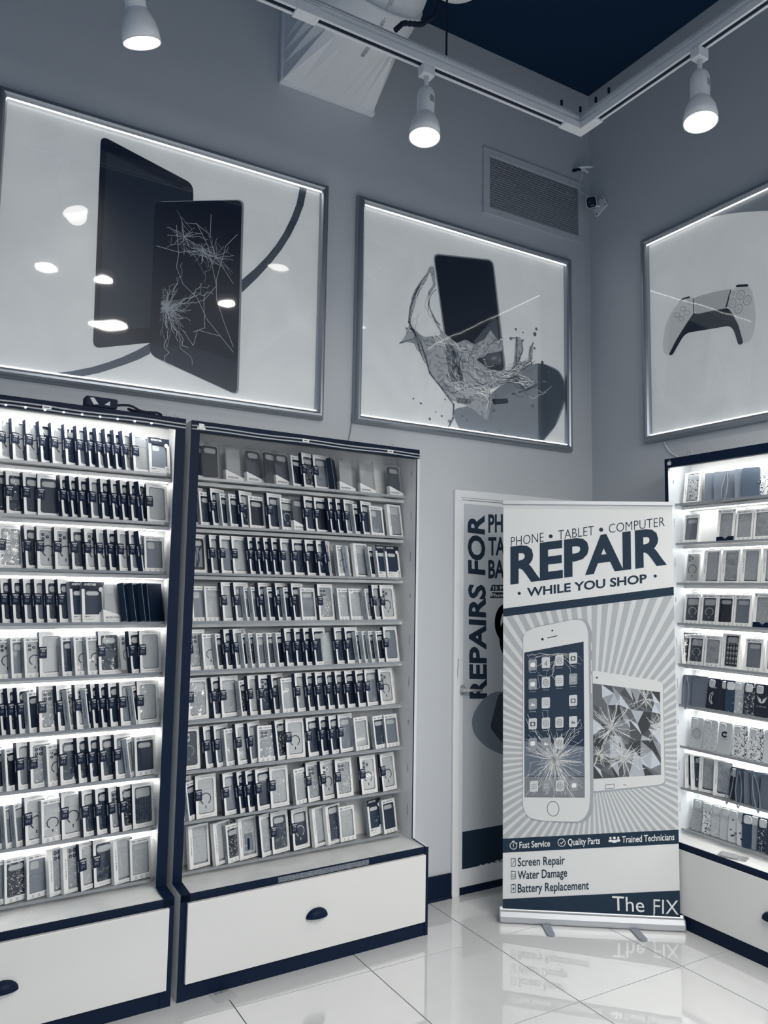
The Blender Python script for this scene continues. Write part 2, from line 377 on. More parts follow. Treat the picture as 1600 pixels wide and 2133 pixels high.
def light_box(label, O, U, N, w, z0, z1, draw, led=True):
    U, N, V = Vector(U), Vector(N), Vector((0, 0, 1)); O = Vector(O)
    t = thing('light_box', label, 'light box', tuple(O), 0)
    loc = lambda ob: setattr(ob, 'matrix_parent_inverse', Matrix.Translation(-O)) or ob
    a, b = O+V*z0, O+V*z0+U*w; c, d = O+V*z1+U*w, O+V*z1
    for p, q, inw in ((a, b, V), (c, d, -V), (b, c, -U), (d, a, U)):
        f = MB(); frame_profile(f, p, q, None, N, inw); ob = f.build('frame_rail', t, smooth=False); loc(ob)
    q = MB(); q.mesh([O+V*(z0+.02)+U*.02, O+V*(z0+.02)+U*(w-.02), O+V*(z1-.02)+U*(w-.02), O+V*(z1-.02)+U*.02], [(0, 1, 2, 3)], 'print_ground')
    V8 = [p+N*.004 for p in (O+V*(z0+.02)+U*.02, O+V*(z0+.02)+U*(w-.02), O+V*(z1-.02)+U*(w-.02), O+V*(z1-.02)+U*.02)]
    q = MB(); q.mesh([p-N*.004+N*.001 for p in V8]+V8, [(4, 5, 6, 7), (3, 2, 1, 0), (0, 1, 5, 4), (1, 2, 6, 5), (2, 3, 7, 6), (3, 0, 4, 7)], 'print_ground')
    loc(q.build('backing_panel', t))
    cv = Canvas(O+N*.0045, U, V, N); draw(cv); pr = loc(cv.mb.build('printed_picture', t))
    f = MB(); f.mesh([p+N*.010 for p in V8], [(0, 1, 2, 3)], 'cover_film'); loc(f.build('cover_film', t))
    for z, s in ((z1-.0405, -.6), (z0+.0425, .5)):   # lamps of the edge lighting, tucked in the rails
        n = int(w/.05)
        f = MB(); P = O+V*z+N*.017+U*.04
        f.mesh([P, P+U*(w-.08), P+U*(w-.08)+N*.006, P+N*.006, P+V*.0035*s, P+U*(w-.08)+V*.0035*s, P+U*(w-.08)+N*.006+V*.0035*s, P+N*.006+V*.0035*s],
               [(0, 1, 2, 3), (4, 7, 6, 5), (0, 4, 5, 1), (1, 5, 6, 2), (2, 6, 7, 3), (3, 7, 4, 0)], 'led_frame')
        loc(f.build('light_strip', t, ))
    return t
def Z4(x, y): return (x*.4375, 250+y*.4375)
def Z5(x, y): return (720+x*.3125, 390+y*.3125)
def Z6(x, y): return (1320+x*.2767, 370+y*.2766)
def draw_tablets(cv):
    rnd = random.Random(3)
    def band(I, J): cv.poly([cv.px(*Z4(*p)) for p in I]+[cv.px(*Z4(*p)) for p in J[::-1]], 'print_mid')
    I = [(1428, 318), (1412, 400), (1385, 470), (1350, 540), (1312, 598), (1270, 650), (1215, 706), (1148, 764)]
    J = [(1463, 318), (1446, 405), (1418, 480), (1382, 552), (1342, 615), (1295, 676), (1225, 752), (1152, 822)]
    for i in range(len(I)-1): band(I[i:i+2], J[i:i+2])
    I = [(715, 1062), (650, 1098), (580, 1130), (510, 1155), (440, 1176), (350, 1194), (260, 1206), (170, 1210)]
    J = [(715, 1112), (665, 1138), (600, 1163), (530, 1186), (470, 1205), (420, 1215), (380, 1224), (345, 1231)]
    for i in range(len(I)-1): band(I[i:i+2], J[i:i+2])
    cv.layer(); cv.round([Z4(480, 72), Z4(920, 305), Z4(920, 1040), Z4(442, 1088)], 'print_navy', .035, 6)
    cv.layer(); cv.ppoly([Z4(507, 148), Z4(910, 352), Z4(910, 975), Z4(473, 1003)], 'print_slate')
    cv.layer(); cv.round([Z4(742, 388), Z4(1162, 379), Z4(1136, 1314), Z4(716, 1122)], 'print_grey', .035, 6)
    cv.layer(); cv.round([Z4(737, 391), Z4(1152, 383), Z4(1127, 1308), Z4(711, 1116)], 'print_navy', .032, 6)
    cv.layer()
    a = cv.px(*Z4(745, 1290)); b = cv.px(*Z4(1128, 430)); win = (a[0], b[0], a[1], b[1])
    crack(cv, cv.px(*Z4(790, 885)), 60, .03, .11, .0012, 'crack_line', rnd, win, 6, .4)
    crack(cv, cv.px(*Z4(790, 905)), 26, .10, .26, .0016, 'crack_line', rnd, win, 2, .18)
    crack(cv, cv.px(*Z4(878, 555)), 16, .03, .12, .0014, 'crack_line', rnd, win, 3, .25)
    crack(cv, cv.px(*Z4(965, 620)), 20, .02, .09, .0012, 'crack_line', rnd, win, 3, .3)
    crack(cv, cv.px(*Z4(1025, 655)), 22, .02, .15, .0012, 'crack_line', rnd, win, 3, .3)
    for L in ([(840, 500), (850, 640), (840, 700), (870, 780), (940, 850), (985, 950), (1110, 1105)], [(935, 490), (990, 600), (1030, 790), (970, 860), (975, 990), (920, 1010)],
              [(1130, 545), (1075, 600), (1030, 760), (1030, 850), (1065, 960), (1110, 1080)], [(745, 600), (850, 630), (930, 625), (1060, 700), (1110, 780)],
              [(1005, 450), (1000, 560)], [(880, 490), (935, 495), (990, 540)], [(870, 1000), (920, 1075), (940, 1000), (1050, 1030)]):
        cv.pstroke([Z4(*p) for p in L], .002, 'crack_line')
def draw_phone(cv):
    rnd = random.Random(5)
    cv.round([Z5(1090, 1270), Z5(1165, 1195), Z5(1300, 1168), Z5(1420, 1215), Z5(1462, 1285), Z5(1462, 1445), Z5(1405, 1590), Z5(1300, 1716), Z5(1180, 1698), Z5(780, 1642), Z5(730, 1560), Z5(715, 1480), Z5(900, 1440)], 'print_grey', .05, 5)
    cv.layer(); cv.ppoly([Z5(1280, 1175), Z5(1330, 1180), Z5(1420, 1230), Z5(1455, 1300), Z5(1460, 1420), Z5(1395, 1590), Z5(1305, 1700), Z5(1285, 1690)], 'print_mid')
    cv.layer(); cv.round([Z5(582, 440), Z5(985, 484), Z5(1070, 1228), Z5(690, 1240)], 'print_grey', .04, 6)
    cv.layer(); cv.round([Z5(590, 450), Z5(977, 492), Z5(1058, 1222), Z5(700, 1235)], 'print_navy', .036, 6)
    cv.round([Z5(975, 1412), Z5(1080, 1408), Z5(1085, 1440), Z5(985, 1450)], 'print_navy', .01)
    cv.layer(); cv.round([Z5(1000, 850), Z5(1040, 1180), Z5(930, 1190), Z5(850, 1030)], 'print_mid', .02)
    S = [(563, 525), (590, 530), (600, 655), (560, 720), (560, 800), (600, 880), (640, 960), (690, 1000), (740, 1040), (800, 1015), (860, 1050), (930, 1010), (965, 950), (998, 1000), (1040, 1045),
         (1045, 1090), (1000, 1100), (930, 1110), (870, 1150), (960, 1215), (1060, 1230), (1100, 1225), (1120, 1170), (1130, 1010), (1090, 1015), (1095, 1000), (1165, 998), (1185, 1080), (1160, 1165), (1215, 1155), (1222, 1070), (1250, 1030), (1245, 1150), (1180, 1200),
         (1140, 1250), (1060, 1310), (960, 1350), (975, 1440), (940, 1560), (850, 1480), (770, 1440), (700, 1420), (640, 1340), (600, 1280), (555, 1240), (530, 1160), (490, 1100), (455, 1040), (385, 1030), (350, 1050), (385, 1010), (405, 975), (400, 935), (430, 930), (415, 880), (440, 790), (435, 740), (480, 650), (530, 590)]
    cv.layer(); cv.round([Z5(*p) for p in S], 'splash', .012, 3)
    cv.layer(); cv.round([Z5(*p) for p in [(560, 560), (540, 620), (490, 700), (460, 790), (440, 860), (430, 920), (470, 960), (520, 1000), (600, 990), (640, 985), (580, 880), (545, 780), (545, 700), (585, 650)]], 'print_ground', .02, 3)
    for L, w in (([(540, 590), (470, 690), (430, 800), (420, 900), (440, 940), (500, 1040), (540, 1160), (560, 1240), (640, 1340), (720, 1450), (715, 1540), (680, 1610)], .010),
              ([(560, 700), (550, 800), (600, 890), (630, 920)], .005), ([(400, 940), (450, 950), (490, 1060)], .008), ([(360, 1040), (440, 1015)], .006), ([(1140, 1000), (1135, 1170)], .010), ([(1172, 1020), (1178, 1090), (1150, 1160)], .008), ([(1250, 1035), (1225, 1100), (1240, 1190)], .007), ([(1100, 1230), (1180, 1190), (1230, 1160)], .006), ([(1110, 1380), (1210, 1350), (1330, 1290)], .010)):
        cv.pstroke([Z5(*p) for p in L], w, 'splash_dark')
    cv.layer(); cv.round([Z5(650, 1040), Z5(720, 1060), Z5(790, 1290), Z5(700, 1300)], 'splash_dark', .03); cv.round([Z5(735, 1400), Z5(830, 1415), Z5(840, 1445), Z5(740, 1440)], 'splash_dark', .01)
    guides = ([(570, 540), (470, 680), (430, 860), (470, 1000), (560, 1190), (680, 1360)], [(600, 640), (540, 780), (560, 900), (640, 1010), (720, 1130), (760, 1290)],
              [(650, 1000), (720, 1120), (740, 1260), (820, 1380), (940, 1440)], [(720, 1050), (820, 1110), (850, 1220), (930, 1300), (1060, 1290)], [(800, 1040), (880, 1100), (940, 1060), (1000, 1010), (1040, 1080)],
              [(900, 1150), (980, 1230), (1080, 1250), (1180, 1190), (1240, 1150)], [(620, 1250), (720, 1330), (850, 1350), (960, 1370), (950, 1520)], [(1000, 1310), (1120, 1270), (1230, 1340), (1330, 1290)])
    for i in range(210):
        gd = rnd.choice(guides); q = rnd.random()*(len(gd)-2.2); n = rnd.randint(4, 9); ox, oy = rnd.gauss(0, 26), rnd.gauss(0, 26); L = []; ph = rnd.random()*6; am = rnd.uniform(4, 16)
        for j in range(n):
            s_ = q+j*.14; k = min(int(s_), len(gd)-2); f = s_-k
            L.append(Z5(gd[k][0]*(1-f)+gd[k+1][0]*f+ox+am*sin(ph+j*.9), gd[k][1]*(1-f)+gd[k+1][1]*f+oy+am*cos(ph+j*1.1)))
        cv.pstroke(L, rnd.choice((.0015, .0022, .0035)), rnd.choice(['print_light', 'print_mid', 'print_slate', 'print_light', 'splash_dark']))
    for x, y, r in ((1133, 947, 9), (1180, 968, 6), (1182, 1022, 8), (1258, 1074, 9), (1100, 1010, 12), (1142, 1278, 20), (1270, 945, 10), (1260, 980, 14), (450, 1410, 6), (500, 1442, 8), (640, 1525, 8), (560, 1545, 9), (600, 1498, 5), (662, 1415, 6), (1310, 1170, 12), (1350, 1235, 5), (1322, 1370, 5), (1245, 1460, 12), (985, 1395, 7), (990, 1490, 12), (1030, 1620, 16), (930, 1635, 15), (775, 1525, 6), (810, 1555, 6), (690, 1560, 12), (660, 1600, 10), (1330, 1300, 14), (1352, 1270, 6), (1370, 1258, 5), (1290, 1300, 10), (532, 1592, 5), (580, 1585, 4)):
        c = cv.px(*Z5(x, y)); e = cv.px(*Z5(x, y+r)); rr = abs(e[1]-c[1]); cv.disc(c, rr, 'splash_dark', n=12); 
    cv.layer()
    for x, y, r in ((1142, 1278, 12), (1100, 1010, 6), (640, 1525, 3), (1258, 1074, 4), (560, 1545, 4)): cv.pdisc(*Z5(x, y), r*.3125, 'print_grey', 12)
    cv.pdisc(*Z5(690, 490), 1, 'print_grey', 8)
def draw_gamepad(cv):
    lit('pad_white', (.46, .48, .49), .16); lit('pad_touch', (.38, .40, .415), .13)
    g = [(570, 303), (640, 287), (700, 275), (770, 266), (850, 258), (930, 253), (1012, 250), (1200, 262), (1500, 300), (1500, -140)]
    cv.ppoly([Z6(*p) for p in g], 'print_grey')
    cv.layer()
    cv.round([Z6(*p) for p in [(338, 938), (395, 905), (450, 905), (462, 1022), (440, 1060), (390, 1120), (340, 1220), (268, 1338), (232, 1332), (218, 1270), (235, 1130), (275, 1030)]], 'pad_white', .03)
    cv.round([Z6(*p) for p in [(452, 905), (600, 862), (732, 836), (706, 960), (685, 985), (560, 1010), (480, 1024), (462, 1012)]], 'pad_touch', .02)
    cv.round([Z6(*p) for p in [(736, 838), (870, 818), (892, 850), (915, 960), (922, 1070), (905, 1180), (875, 1240), (828, 1252), (790, 1130), (745, 1030), (705, 970)]], 'pad_white', .03)
    cv.layer()
    cv.round([Z6(*p) for p in [(452, 1018), (480, 1026), (690, 984), (715, 985), (748, 1030), (790, 1110), (828, 1250), (790, 1264), (765, 1180), (745, 1135), (715, 1117), (640, 1130), (410, 1168), (375, 1195), (335, 1262), (293, 1338), (263, 1338), (320, 1225), (390, 1112)]], 'print_slate', .015)
    cv.ppoly([Z6(*p) for p in [(446, 908), (453, 908), (458, 1020), (450, 1026)]], 'print_slate'); cv.ppoly([Z6(*p) for p in [(730, 842), (737, 842), (705, 975), (690, 980)]], 'print_slate')
    cv.round([Z6(*p) for p in [(338, 938), (368, 908), (425, 893), (425, 906), (385, 914)]], 'print_navy', .01); cv.round([Z6(*p) for p in [(768, 826), (775, 806), (862, 802), (867, 820)]], 'print_navy', .01)
    cv.layer()
    for x, y in ((372, 990), (402, 1018), (330, 1035), (360, 1062)):
        cv.pstroke([Z6(x-16, y-16), Z6(x+16, y-16), Z6(x+20, y+6), Z6(x, y+22), Z6(x-20, y+6)], .0016, 'print_mid', True)
    for x, y in ((807, 883), (857, 924), (744, 947), (791, 988)):
        c = cv.px(*Z6(x, y)); cv.ring(c, .021, .0018, 'print_mid', .023)
    c = cv.px(*Z6(807, 883)); cv.stroke([(c[0]-.008, c[1]-.006), (c[0]+.008, c[1]-.006), (c[0], c[1]+.008)], .001, 'print_mid', True)
    c = cv.px(*Z6(857, 924)); cv.ring(c, .008, .001, 'print_mid')
    c = cv.px(*Z6(744, 947)); cv.stroke([(c[0]-.007, c[1]-.007), (c[0]+.007, c[1]-.007), (c[0]+.007, c[1]+.007), (c[0]-.007, c[1]+.007)], .001, 'print_mid', True)
    c = cv.px(*Z6(791, 988)); cv.stroke([(c[0]-.007, c[1]-.007), (c[0]+.007, c[1]+.007)], .001, 'print_mid'); cv.stroke([(c[0]-.007, c[1]+.007), (c[0]+.007, c[1]-.007)], .001, 'print_mid')
    for x, y in ((425, 943), (752, 872)): cv.pstroke([Z6(x-8, y-12), Z6(x+8, y-14), Z6(x+6, y+14), Z6(x-8, y+14)], .001, 'print_mid', True)
light_box('large framed light box with two tablets, the front one cracked', (-3.300, -.001, 0), (1, 0, 0), (0, -1, 0), 1.489, 2.362, 3.552, draw_tablets)
light_box('framed light box with a phone in a water splash', (-1.646, -.001, 0), (1, 0, 0), (0, -1, 0), 1.462, 2.372, 3.552, draw_phone)
light_box('framed light box with a white game controller on the right wall', (-.001, -.418, 0), (0, -1, 0), (-1, 0, 0), 1.462, 2.380, 3.556, draw_gamepad)

# ------------------------------------------------------------------ track lighting hung from the ceiling
RZ, RX, RY = 3.75, -.850, -.785
t = thing('lighting_track', 'white lighting track and cable channel hung in an L below the ceiling', 'light track', (RX, RY, RZ))
def rail(m, z0, z1, half, off, mt, a=0):
    # L shaped bar following both walls, off = distance of its middle line towards the room
    xo, yo = RX-off, RY-off
    m.box(-4.6, xo+half, yo-half, yo+half, z0, z1, mt); m.box(xo-half, xo+half, -4.6, yo-half, z0, z1, mt)
def local(ob, par): ob.matrix_parent_inverse = Matrix.Translation(-Vector(par.location)); return ob
m = MB()
for s in (-1, 1): rail(m, RZ+.0, RZ+.030, .006, .017*s, 'paint_white')
rail(m, RZ+.004, RZ+.030, .011, 0, 'navy_matte'); local(m.build('track_rail', t), t)
m = MB(); rail(m, RZ+.030, RZ+.058, .018, .0, 'paint_white'); rail(m, RZ+.058, RZ+.066, .024, .0, 'alu_light'); rail(m, RZ+.066, RZ+.076, .018, .0, 'paint_white'); local(m.build('cable_channel', t, bevel=.003), t)
m = MB(); m.box(-2.34, -2.24, RY-.026, RY+.026, RZ-.006, RZ+.04, 'paint_white'); local(m.build('end_feed', t, bevel=.003), t)
m = MB(); m.box(RX-.026, RX+.026, RY-.12, RY+.026, RZ-.006, RZ+.03, 'paint_white'); m.box(RX-.12, RX-.026, RY-.026, RY+.026, RZ-.006, RZ+.03, 'paint_white'); local(m.build('track_connector', t, bevel=.003), t)
for x, y in ((RX-.14, RY-.02), (RX-.03, RY-.03), (RX-.02, RY-.12), (RX-.02, RY-.20)): m = MB(); m.tube([(x, y, RZ+.075), (x, y, RZ+.10)], .006, 'navy', 8); local(m.build('fixing_screw', t), t)
hx = at_y(930, 120, RY).x
for x in (hx, hx-1.9):
    m = MB(); m.tube([(x, RY, RZ+.075), (x, RY, WZ)], .005, 'navy_matte', 6); local(m.build('hanging_rod', t), t)
m = MB(); m.tube([(RX, RY-1.7, RZ+.075), (RX, RY-1.7, WZ)], .005, 'navy_matte', 6); local(m.build('hanging_rod', t), t)
m = MB()
p = [(hx-.02, RY-.02, WZ-.02), (hx-.025, RY-.02, WZ-.35), (hx-.03, RY-.01, 4.15), (hx-.06, RY, 4.0), (hx-.13, RY, 3.93), (hx-.22, RY, 3.90), (hx-.26, RY, 3.85)]
pp = []
for i in range(len(p)-1):
    for q in range(8): pp.append(tuple(Vector(p[i]).lerp(Vector(p[i+1]), q/8)))
m.tube(pp, [.012 if i % 2 else .0095 for i in range(len(pp))], 'navy_matte', 8); local(m.build('flexible_conduit', t), t)

spot_n = [0]
def spot(x, y, label, tilt=(0, 0), bulb='bulb', power=5, r=.066):
    """track head: adapter, stem, can, bell shade, lamp"""
    t = thing('track_spotlight', label, 'spotlight', (x, y, RZ))
    m = MB(); m.box(-.03, .03, -.022, .022, -.045, .0, 'paint_white'); m.build('adapter', t, bevel=.004)
    m = MB(); m.tube([(0, 0, -.045), (0, 0, -.095)], .010, 'paint_white', 12); m.build('stem', t, smooth=True)
    R = Matrix.Translation((0, 0, -.095)) @ Matrix.Rotation(radians(tilt[0]), 4, 'X') @ Matrix.Rotation(radians(tilt[1]), 4, 'Y')
    m = MB(); m.lathe([(0, 0), (.018, -.002), (.030, -.012), (.037, -.03), (.038, -.085), (.036, -.125), (.036, -.135)], 'paint_white', 28, R); m.build('can', t, smooth=True)
    m = MB(); m.lathe([(.035, -.128), (.046, -.145), (.058, -.17), (.064, -.20), (r, -.235), (r-.003, -.235), (.060, -.20), (.05, -.172)], 'paint_white', 32, R); sh = m.build('bell_shade', t, smooth=True)
    m = MB(); m.lathe([(r-.004, -.226), (r-.012, -.230), (.03, -.236), (0, -.238)], bulb, 28, R); m.build('lamp', t, smooth=True)
    m = MB(); m.mesh([(.0385*sin(a), -.0385*cos(a), z) for z in (-.055, -.085) for a in (-.1, .25, .6)], [(0, 1, 4, 3), (1, 2, 5, 4)], 'alu_light', R); m.build('rating_sticker', t)
    l = bpy.data.lights.new('spot_beam', 'SPOT'); l.energy = power; l.spot_size = radians(135); l.spot_blend = .9; l.color = (1, .95, .88); l.shadow_soft_size = .05
    o = bpy.data.objects.new('spot_beam', l); COL.objects.link(o); o.parent = t; o.matrix_local = R @ Matrix.Translation((0, 0, -.245))
    return t
pL = at_z(893, 135, RZ); pR = at_z(1459, 105, RZ)
spot(pL.x, RY, 'white track spotlight hanging nearest the water splash light box', (-4, 4))
spot(RX, pR.y, 'white track spotlight glowing brightly above the right wall', (-4, 6), power=44)
spot(-2.95, RY, 'white track spotlight cropped by the top edge above the tablet light box', (12, -16))
# the rest of the track heads hang behind the camera's upper edge and mirror in the light boxes
for x, y, where in ((-2.81, -2.75, 'left'), (-2.40, -2.76, 'middle'), (-1.43, -2.72, 'right'), (-2.15, -3.89, 'largest')):
    l = thing('ceiling_lamp', '%s round hanging lamp mirrored in the tablet light box' % where, 'lamp', (x, y, 3.9), 0, 'lamps over the shop floor')
    m = MB(); r = .16 if y < -3 else .075
    m.lathe([(0, 0), (r-.008, 0)], 'bulb', 24); m.build('lamp', l); m = MB(); m.lathe([(r-.008, -.004), (r, 0), (r, .05), (0, .05)], 'paint_white', 24); m.build('housing', l)
    m = MB(); m.tube([(0, 0, .05), (0, 0, WZ-3.9)], .006, 'navy_matte', 6); m.build('rod', l)
    dl = bpy.data.lights.new('lamp_glow', 'AREA'); dl.shape = 'DISK'; dl.size = 2*r-.02; dl.energy = 7 if y < -3 else 4; dl.color = (1, .96, .90)
    do = bpy.data.objects.new('lamp_glow', dl); COL.objects.link(do); do.parent = l; do.location = (0, 0, -.006)

# ------------------------------------------------------------------ air duct
xa, xb, za, zb = -2.075, -1.572, 4.02, 4.52
t = thing('air_duct', 'fat round white air duct leaving the wall through a square collar', 'duct', (-1.82, 0, 4.02)); xc, zc, rr = (xa+xb)/2, (za+zb)/2+.01, .25
mat('duct_paint', (.80, .82, .84), .45, bump=.25, bscale=7)
m = MB(); m.box(xa-.012, xb+.012, -.03, 0, za-.012, zb+.012, 'duct_paint'); local(m.build('wall_collar', t, bevel=.004), t)
m = MB(); n = 32; Q = []; C_ = []
for k in range(n):
    a = 2*pi*k/n+pi/4; s = max(abs(cos(a)), abs(sin(a)))
    Q.append((xc+(xb-xa)/2*cos(a)/s, -.03, zc-.01+(zb-za)/2*sin(a)/s)); C_.append((xc+rr*cos(a), -.36, zc+rr*sin(a)))
m.mesh(Q+C_, [(k, (k+1) % n, n+(k+1) % n, n+k) for k in range(n)], 'duct_paint'); local(m.build('square_to_round_piece', t), t)
def ring_at(th, e, off=0.):   # section of the bend; off runs on along the pipe
    cy = -.36-.2*sin(th)-off*cos(th); cz = zc+.2*(1-cos(th))+off*sin(th)
    return lambda a: (xc+(rr+e)*cos(a), cy-(rr+e)*sin(a)*sin(th), cz-(rr+e)*sin(a)*cos(th))
secs = [ring_at(0, 0)]
for i in range(0, 13):
    th = pi/2*i/12
    if i in (4, 8): secs += [ring_at(th, .007), ring_at(th+.03, .007)]
    secs.append(ring_at(th+(.031 if i in (4, 8) else 0), 0))
secs.append(ring_at(pi/2, 0, WZ-zc-.2))
m = MB(); Vv = [f(2*pi*k/48) for f in secs for k in range(48)]
m.mesh(Vv, [(i*48+k, i*48+(k+1) % 48, (i+1)*48+(k+1) % 48, (i+1)*48+k) for i in range(len(secs)-1) for k in range(48)], 'duct_paint'); local(m.build('round_elbow', t, smooth=True), t)
m = MB()
for i in range(24):
    f, g2 = ring_at(pi/2*i/24, .003), ring_at(pi/2*(i+1)/24, .003); a0 = pi/2-.02
    m.mesh([f(a0-.035), f(a0+.035), g2(a0+.035), g2(a0-.035)], [(0, 1, 2, 3)], 'alu_light')
    f, g2 = ring_at(pi/2*(i+.3)/24, .004), ring_at(pi/2*(i+.6)/24, .004); m.mesh([f(a0-.010), f(a0+.010), g2(a0+.010), g2(a0-.010)], [(0, 1, 2, 3)], 'mid')
local(m.build('perforated_strap', t), t)

# perforated round ceiling unit
pd = at_z(955, -30, 4.30)
t = thing('ceiling_speaker', 'white round perforated unit cropped at the top edge under the dark ceiling', 'speaker', (pd.x, pd.y, 4.30))
m = MB(); m.lathe([(0, 0), (.105, 0), (.118, .006), (.125, .02), (.125, .05), (.09, .10), (0, .10)], 'paint_white', 40); m.build('housing', t, smooth=False)
m = MB()
for i in range(7):
    for k in range(8+i*6):
        a = 2*pi*k/(8+i*6); r_ = .012+i*.011; m.box(r_*cos(a)-.0018, r_*cos(a)+.0018, r_*sin(a)-.0018, r_*sin(a)+.0018, -.001, .0005, 'mid')
o = m.build('perforated_grille', t); o['kind'] = 'stuff'
m = MB(); m.tube([(0, 0, .1), (0, 0, WZ-4.30)], .012, 'navy_matte', 8); m.build('hanging_pipe', t)

# ------------------------------------------------------------------ louvred vent
t = thing('air_vent', 'white louvred air return grille high on the back wall', 'vent', (-.835, 0, 3.683))
vx0, vx1, vz0, vz1 = -.836, -.058, 3.683, 4.078; b = .045
m = MB()
for A, B, C2, D in ((vx0, vx1, vz0, vz0+b), (vx0, vx1, vz1-b, vz1), (vx0, vx0+b, vz0+b, vz1-b), (vx1-b, vx1, vz0+b, vz1-b)): m.box(A, B, -.012, 0, C2, D, 'wall_paint')
local(m.build('frame', t, bevel=.003), t)
m = MB(); m.box(vx0+b, vx1-b, -.002, 0, vz0+b, vz1-b, 'slate'); local(m.build('opening_shade_sheet', t), t)  # slate sheet on the wall paints the shade between the slats
n = 22; q = MB(); q.prism([(-.0115, 0), (-.0105, -.0008), (-.002, .0140), (-.003, .0150)], 0, vx1-vx0-2*b, 'wall_paint', 'x'); sm = q.data('slat')
for i in range(n): local(put('slat', sm, t, (vx0+b, 0, vz0+b+.003+i*(vz1-vz0-2*b)/n)), t)
for x in (vx0+.12, vx1-.12):
    for z in (vz0+.022, vz1-.022): m = MB(); m.lathe([(0, -.014), (.004, -.013), (.005, -.012)], 'alu', 10, Matrix.Translation((x, 0, z)) @ Matrix.Rotation(radians(-90), 4, 'X')); local(m.build('screw', t), t)

# ------------------------------------------------------------------ security camera, hook, wires
bp = at_x(1250, 430, -.004)
t = thing('security_camera', 'small dark-faced security camera on a square plate by the corner', 'camera', tuple(bp))
R = Matrix.Rotation(radians(-25), 4, 'X')
m = MB(); m.prism(rrect(-.052, .052, -.04, .04, .008), -.004, 0.003, 'paint_white', 'x', R); 
m.build('mounting_plate', t, bevel=.001)
m = MB()
for y in (-.038, .038):
    for z in (-.026, .026): m.box(-.0055, -.004, y-.003, y+.003, z-.005, z+.005, 'navy', R)
m.build('screw_slots', t)
cp = at_x(1232, 421, -.115); dv = (CAM-cp).normalized()
Q = Matrix.Translation(cp-bp) @ dv.to_track_quat('Z', 'Y').to_matrix().to_4x4() @ Matrix.Rotation(radians(8), 4, 'Z')
m = MB(); m.prism(rrect(-.030, .030, -.033, .033, .018, 6), -.07, 0, 'paint_white', 'z', Q); m.build('body', t)
m = MB(); m.prism(rrect(-.0275, .0275, -.0305, .0305, .016, 6), 0, .002, 'navy', 'z', Q); fc = m.build('face', t)
m = MB(); m.lathe([(0, .004), (.007, .004), (.011, .002)], 'slate', 20, Q @ Matrix.Translation((-.012, .002, 0))); m.build('lens', fc)
m = MB()
for x in (-.004, .006): m.box(x, x+.006, -.021, -.017, .002, .003, 'light', Q)
m.build('indicator', fc)
m = MB(); m.tube([(0, 0, 0), (-.03, .015, .004), tuple(cp-bp-dv*.06)], .007, 'paint_white', 8); m.build('arm', t)
hk = at_y(1210, 357, -.02)
t = thing('wall_clip', 'small lever clip in the back wall above the vent corner', 'clip', tuple(hk))
m = MB(); m.tube([(-.045, .018, -.004), (-.03, -.03, .002), (.02, -.055, .010), (.045, -.06, .016)], [.006, .010, .008, .006], 'paint_white', 8); m.build('lever', t, smooth=True)
m = MB(); m.tube([(-.045, .019, .0), (-.04, -.02, -.008), (-.028, -.03, -.014)], [.010, .009, .006], 'navy', 8); m.tube([(-.03, -.02, -.01), (-.005, -.04, -.012), (.012, -.05, -.028)], .006, 'paint_white', 8); m.build('pivot', t, smooth=True)
def wire(name, label, cat, pts, r, mt):
    q = MB(); P = [Vector(p) for p in pts]; out = []
    for i in range(len(P)-1):
        p0, p1, p2, p3 = P[max(i-1, 0)], P[i], P[i+1], P[min(i+2, len(P)-1)]
        for k in range(6):
            s = k/6; out.append(.5*((2*p1)+(-p0+p2)*s+(2*p0-5*p1+4*p2-p3)*s*s+(-p0+3*p1-3*p2+p3)*s*s*s))
    out.append(P[-1]); q.tube(out, r, mt, 6); return tag(q.build(name, smooth=True), label, cat)
Y = lambda x, y, o=-.02: at_y(x, y, o)
wire('camera_wire', 'thin pale wire looping from the wall clip to the security camera', 'wire', [Y(1213, 362, -.06), Y(1211, 372, -.04), Y(1207, 382, -.03), Y(1206, 392, -.03), Y(1212, 401, -.04), Y(1222, 407, -.05), at_x(1228, 411, -.10)], .0018, 'paint_white')
wire('light_box_cable', 'thin grey cable hanging from the water splash light box', 'cable', [Y(733, 862, -.006), Y(732.5, 880, -.006), Y(730, 900, -.006), Y(726, 918, -.006)], .0022, 'mid')
wire('light_box_cable', 'white cable hanging from the game controller light box', 'cable', [at_x(x, y, -.008) for x, y in ((1384, 921), (1389, 932), (1397, 942), (1408, 949), (1415, 953))], .003, 'paint_white')
for nme, f, x, y, lab in (('wall_bracket', at_y, 353, 870, 'small screwed tab on the wall above the gap between the two left displays'), ('wall_bracket', at_y, 818, 928, 'small screwed tab on the wall above the right end of the middle display'), ('wall_bracket', at_x, 1438, 944, 'small screwed tab on the right wall above the right display')):
    p = f(x, y, 0); q = MB()
    for dx in ((0, .035) if x == 353 else (0,)):
        q.box(-.012+dx, .012+dx, -.003, 0, -.04, .02, 'wall_paint'); q.lathe([(0, -.005), (.004, -.005), (.005, -.003)], 'slate', 10, Matrix.Translation((dx, 0, .008)) @ Matrix.Rotation(radians(0), 4, 'X'))
    o = q.build(nme, None, tuple(p), (0, 0, 0 if f is at_y else radians(-90))); tag(o, lab, 'bracket')

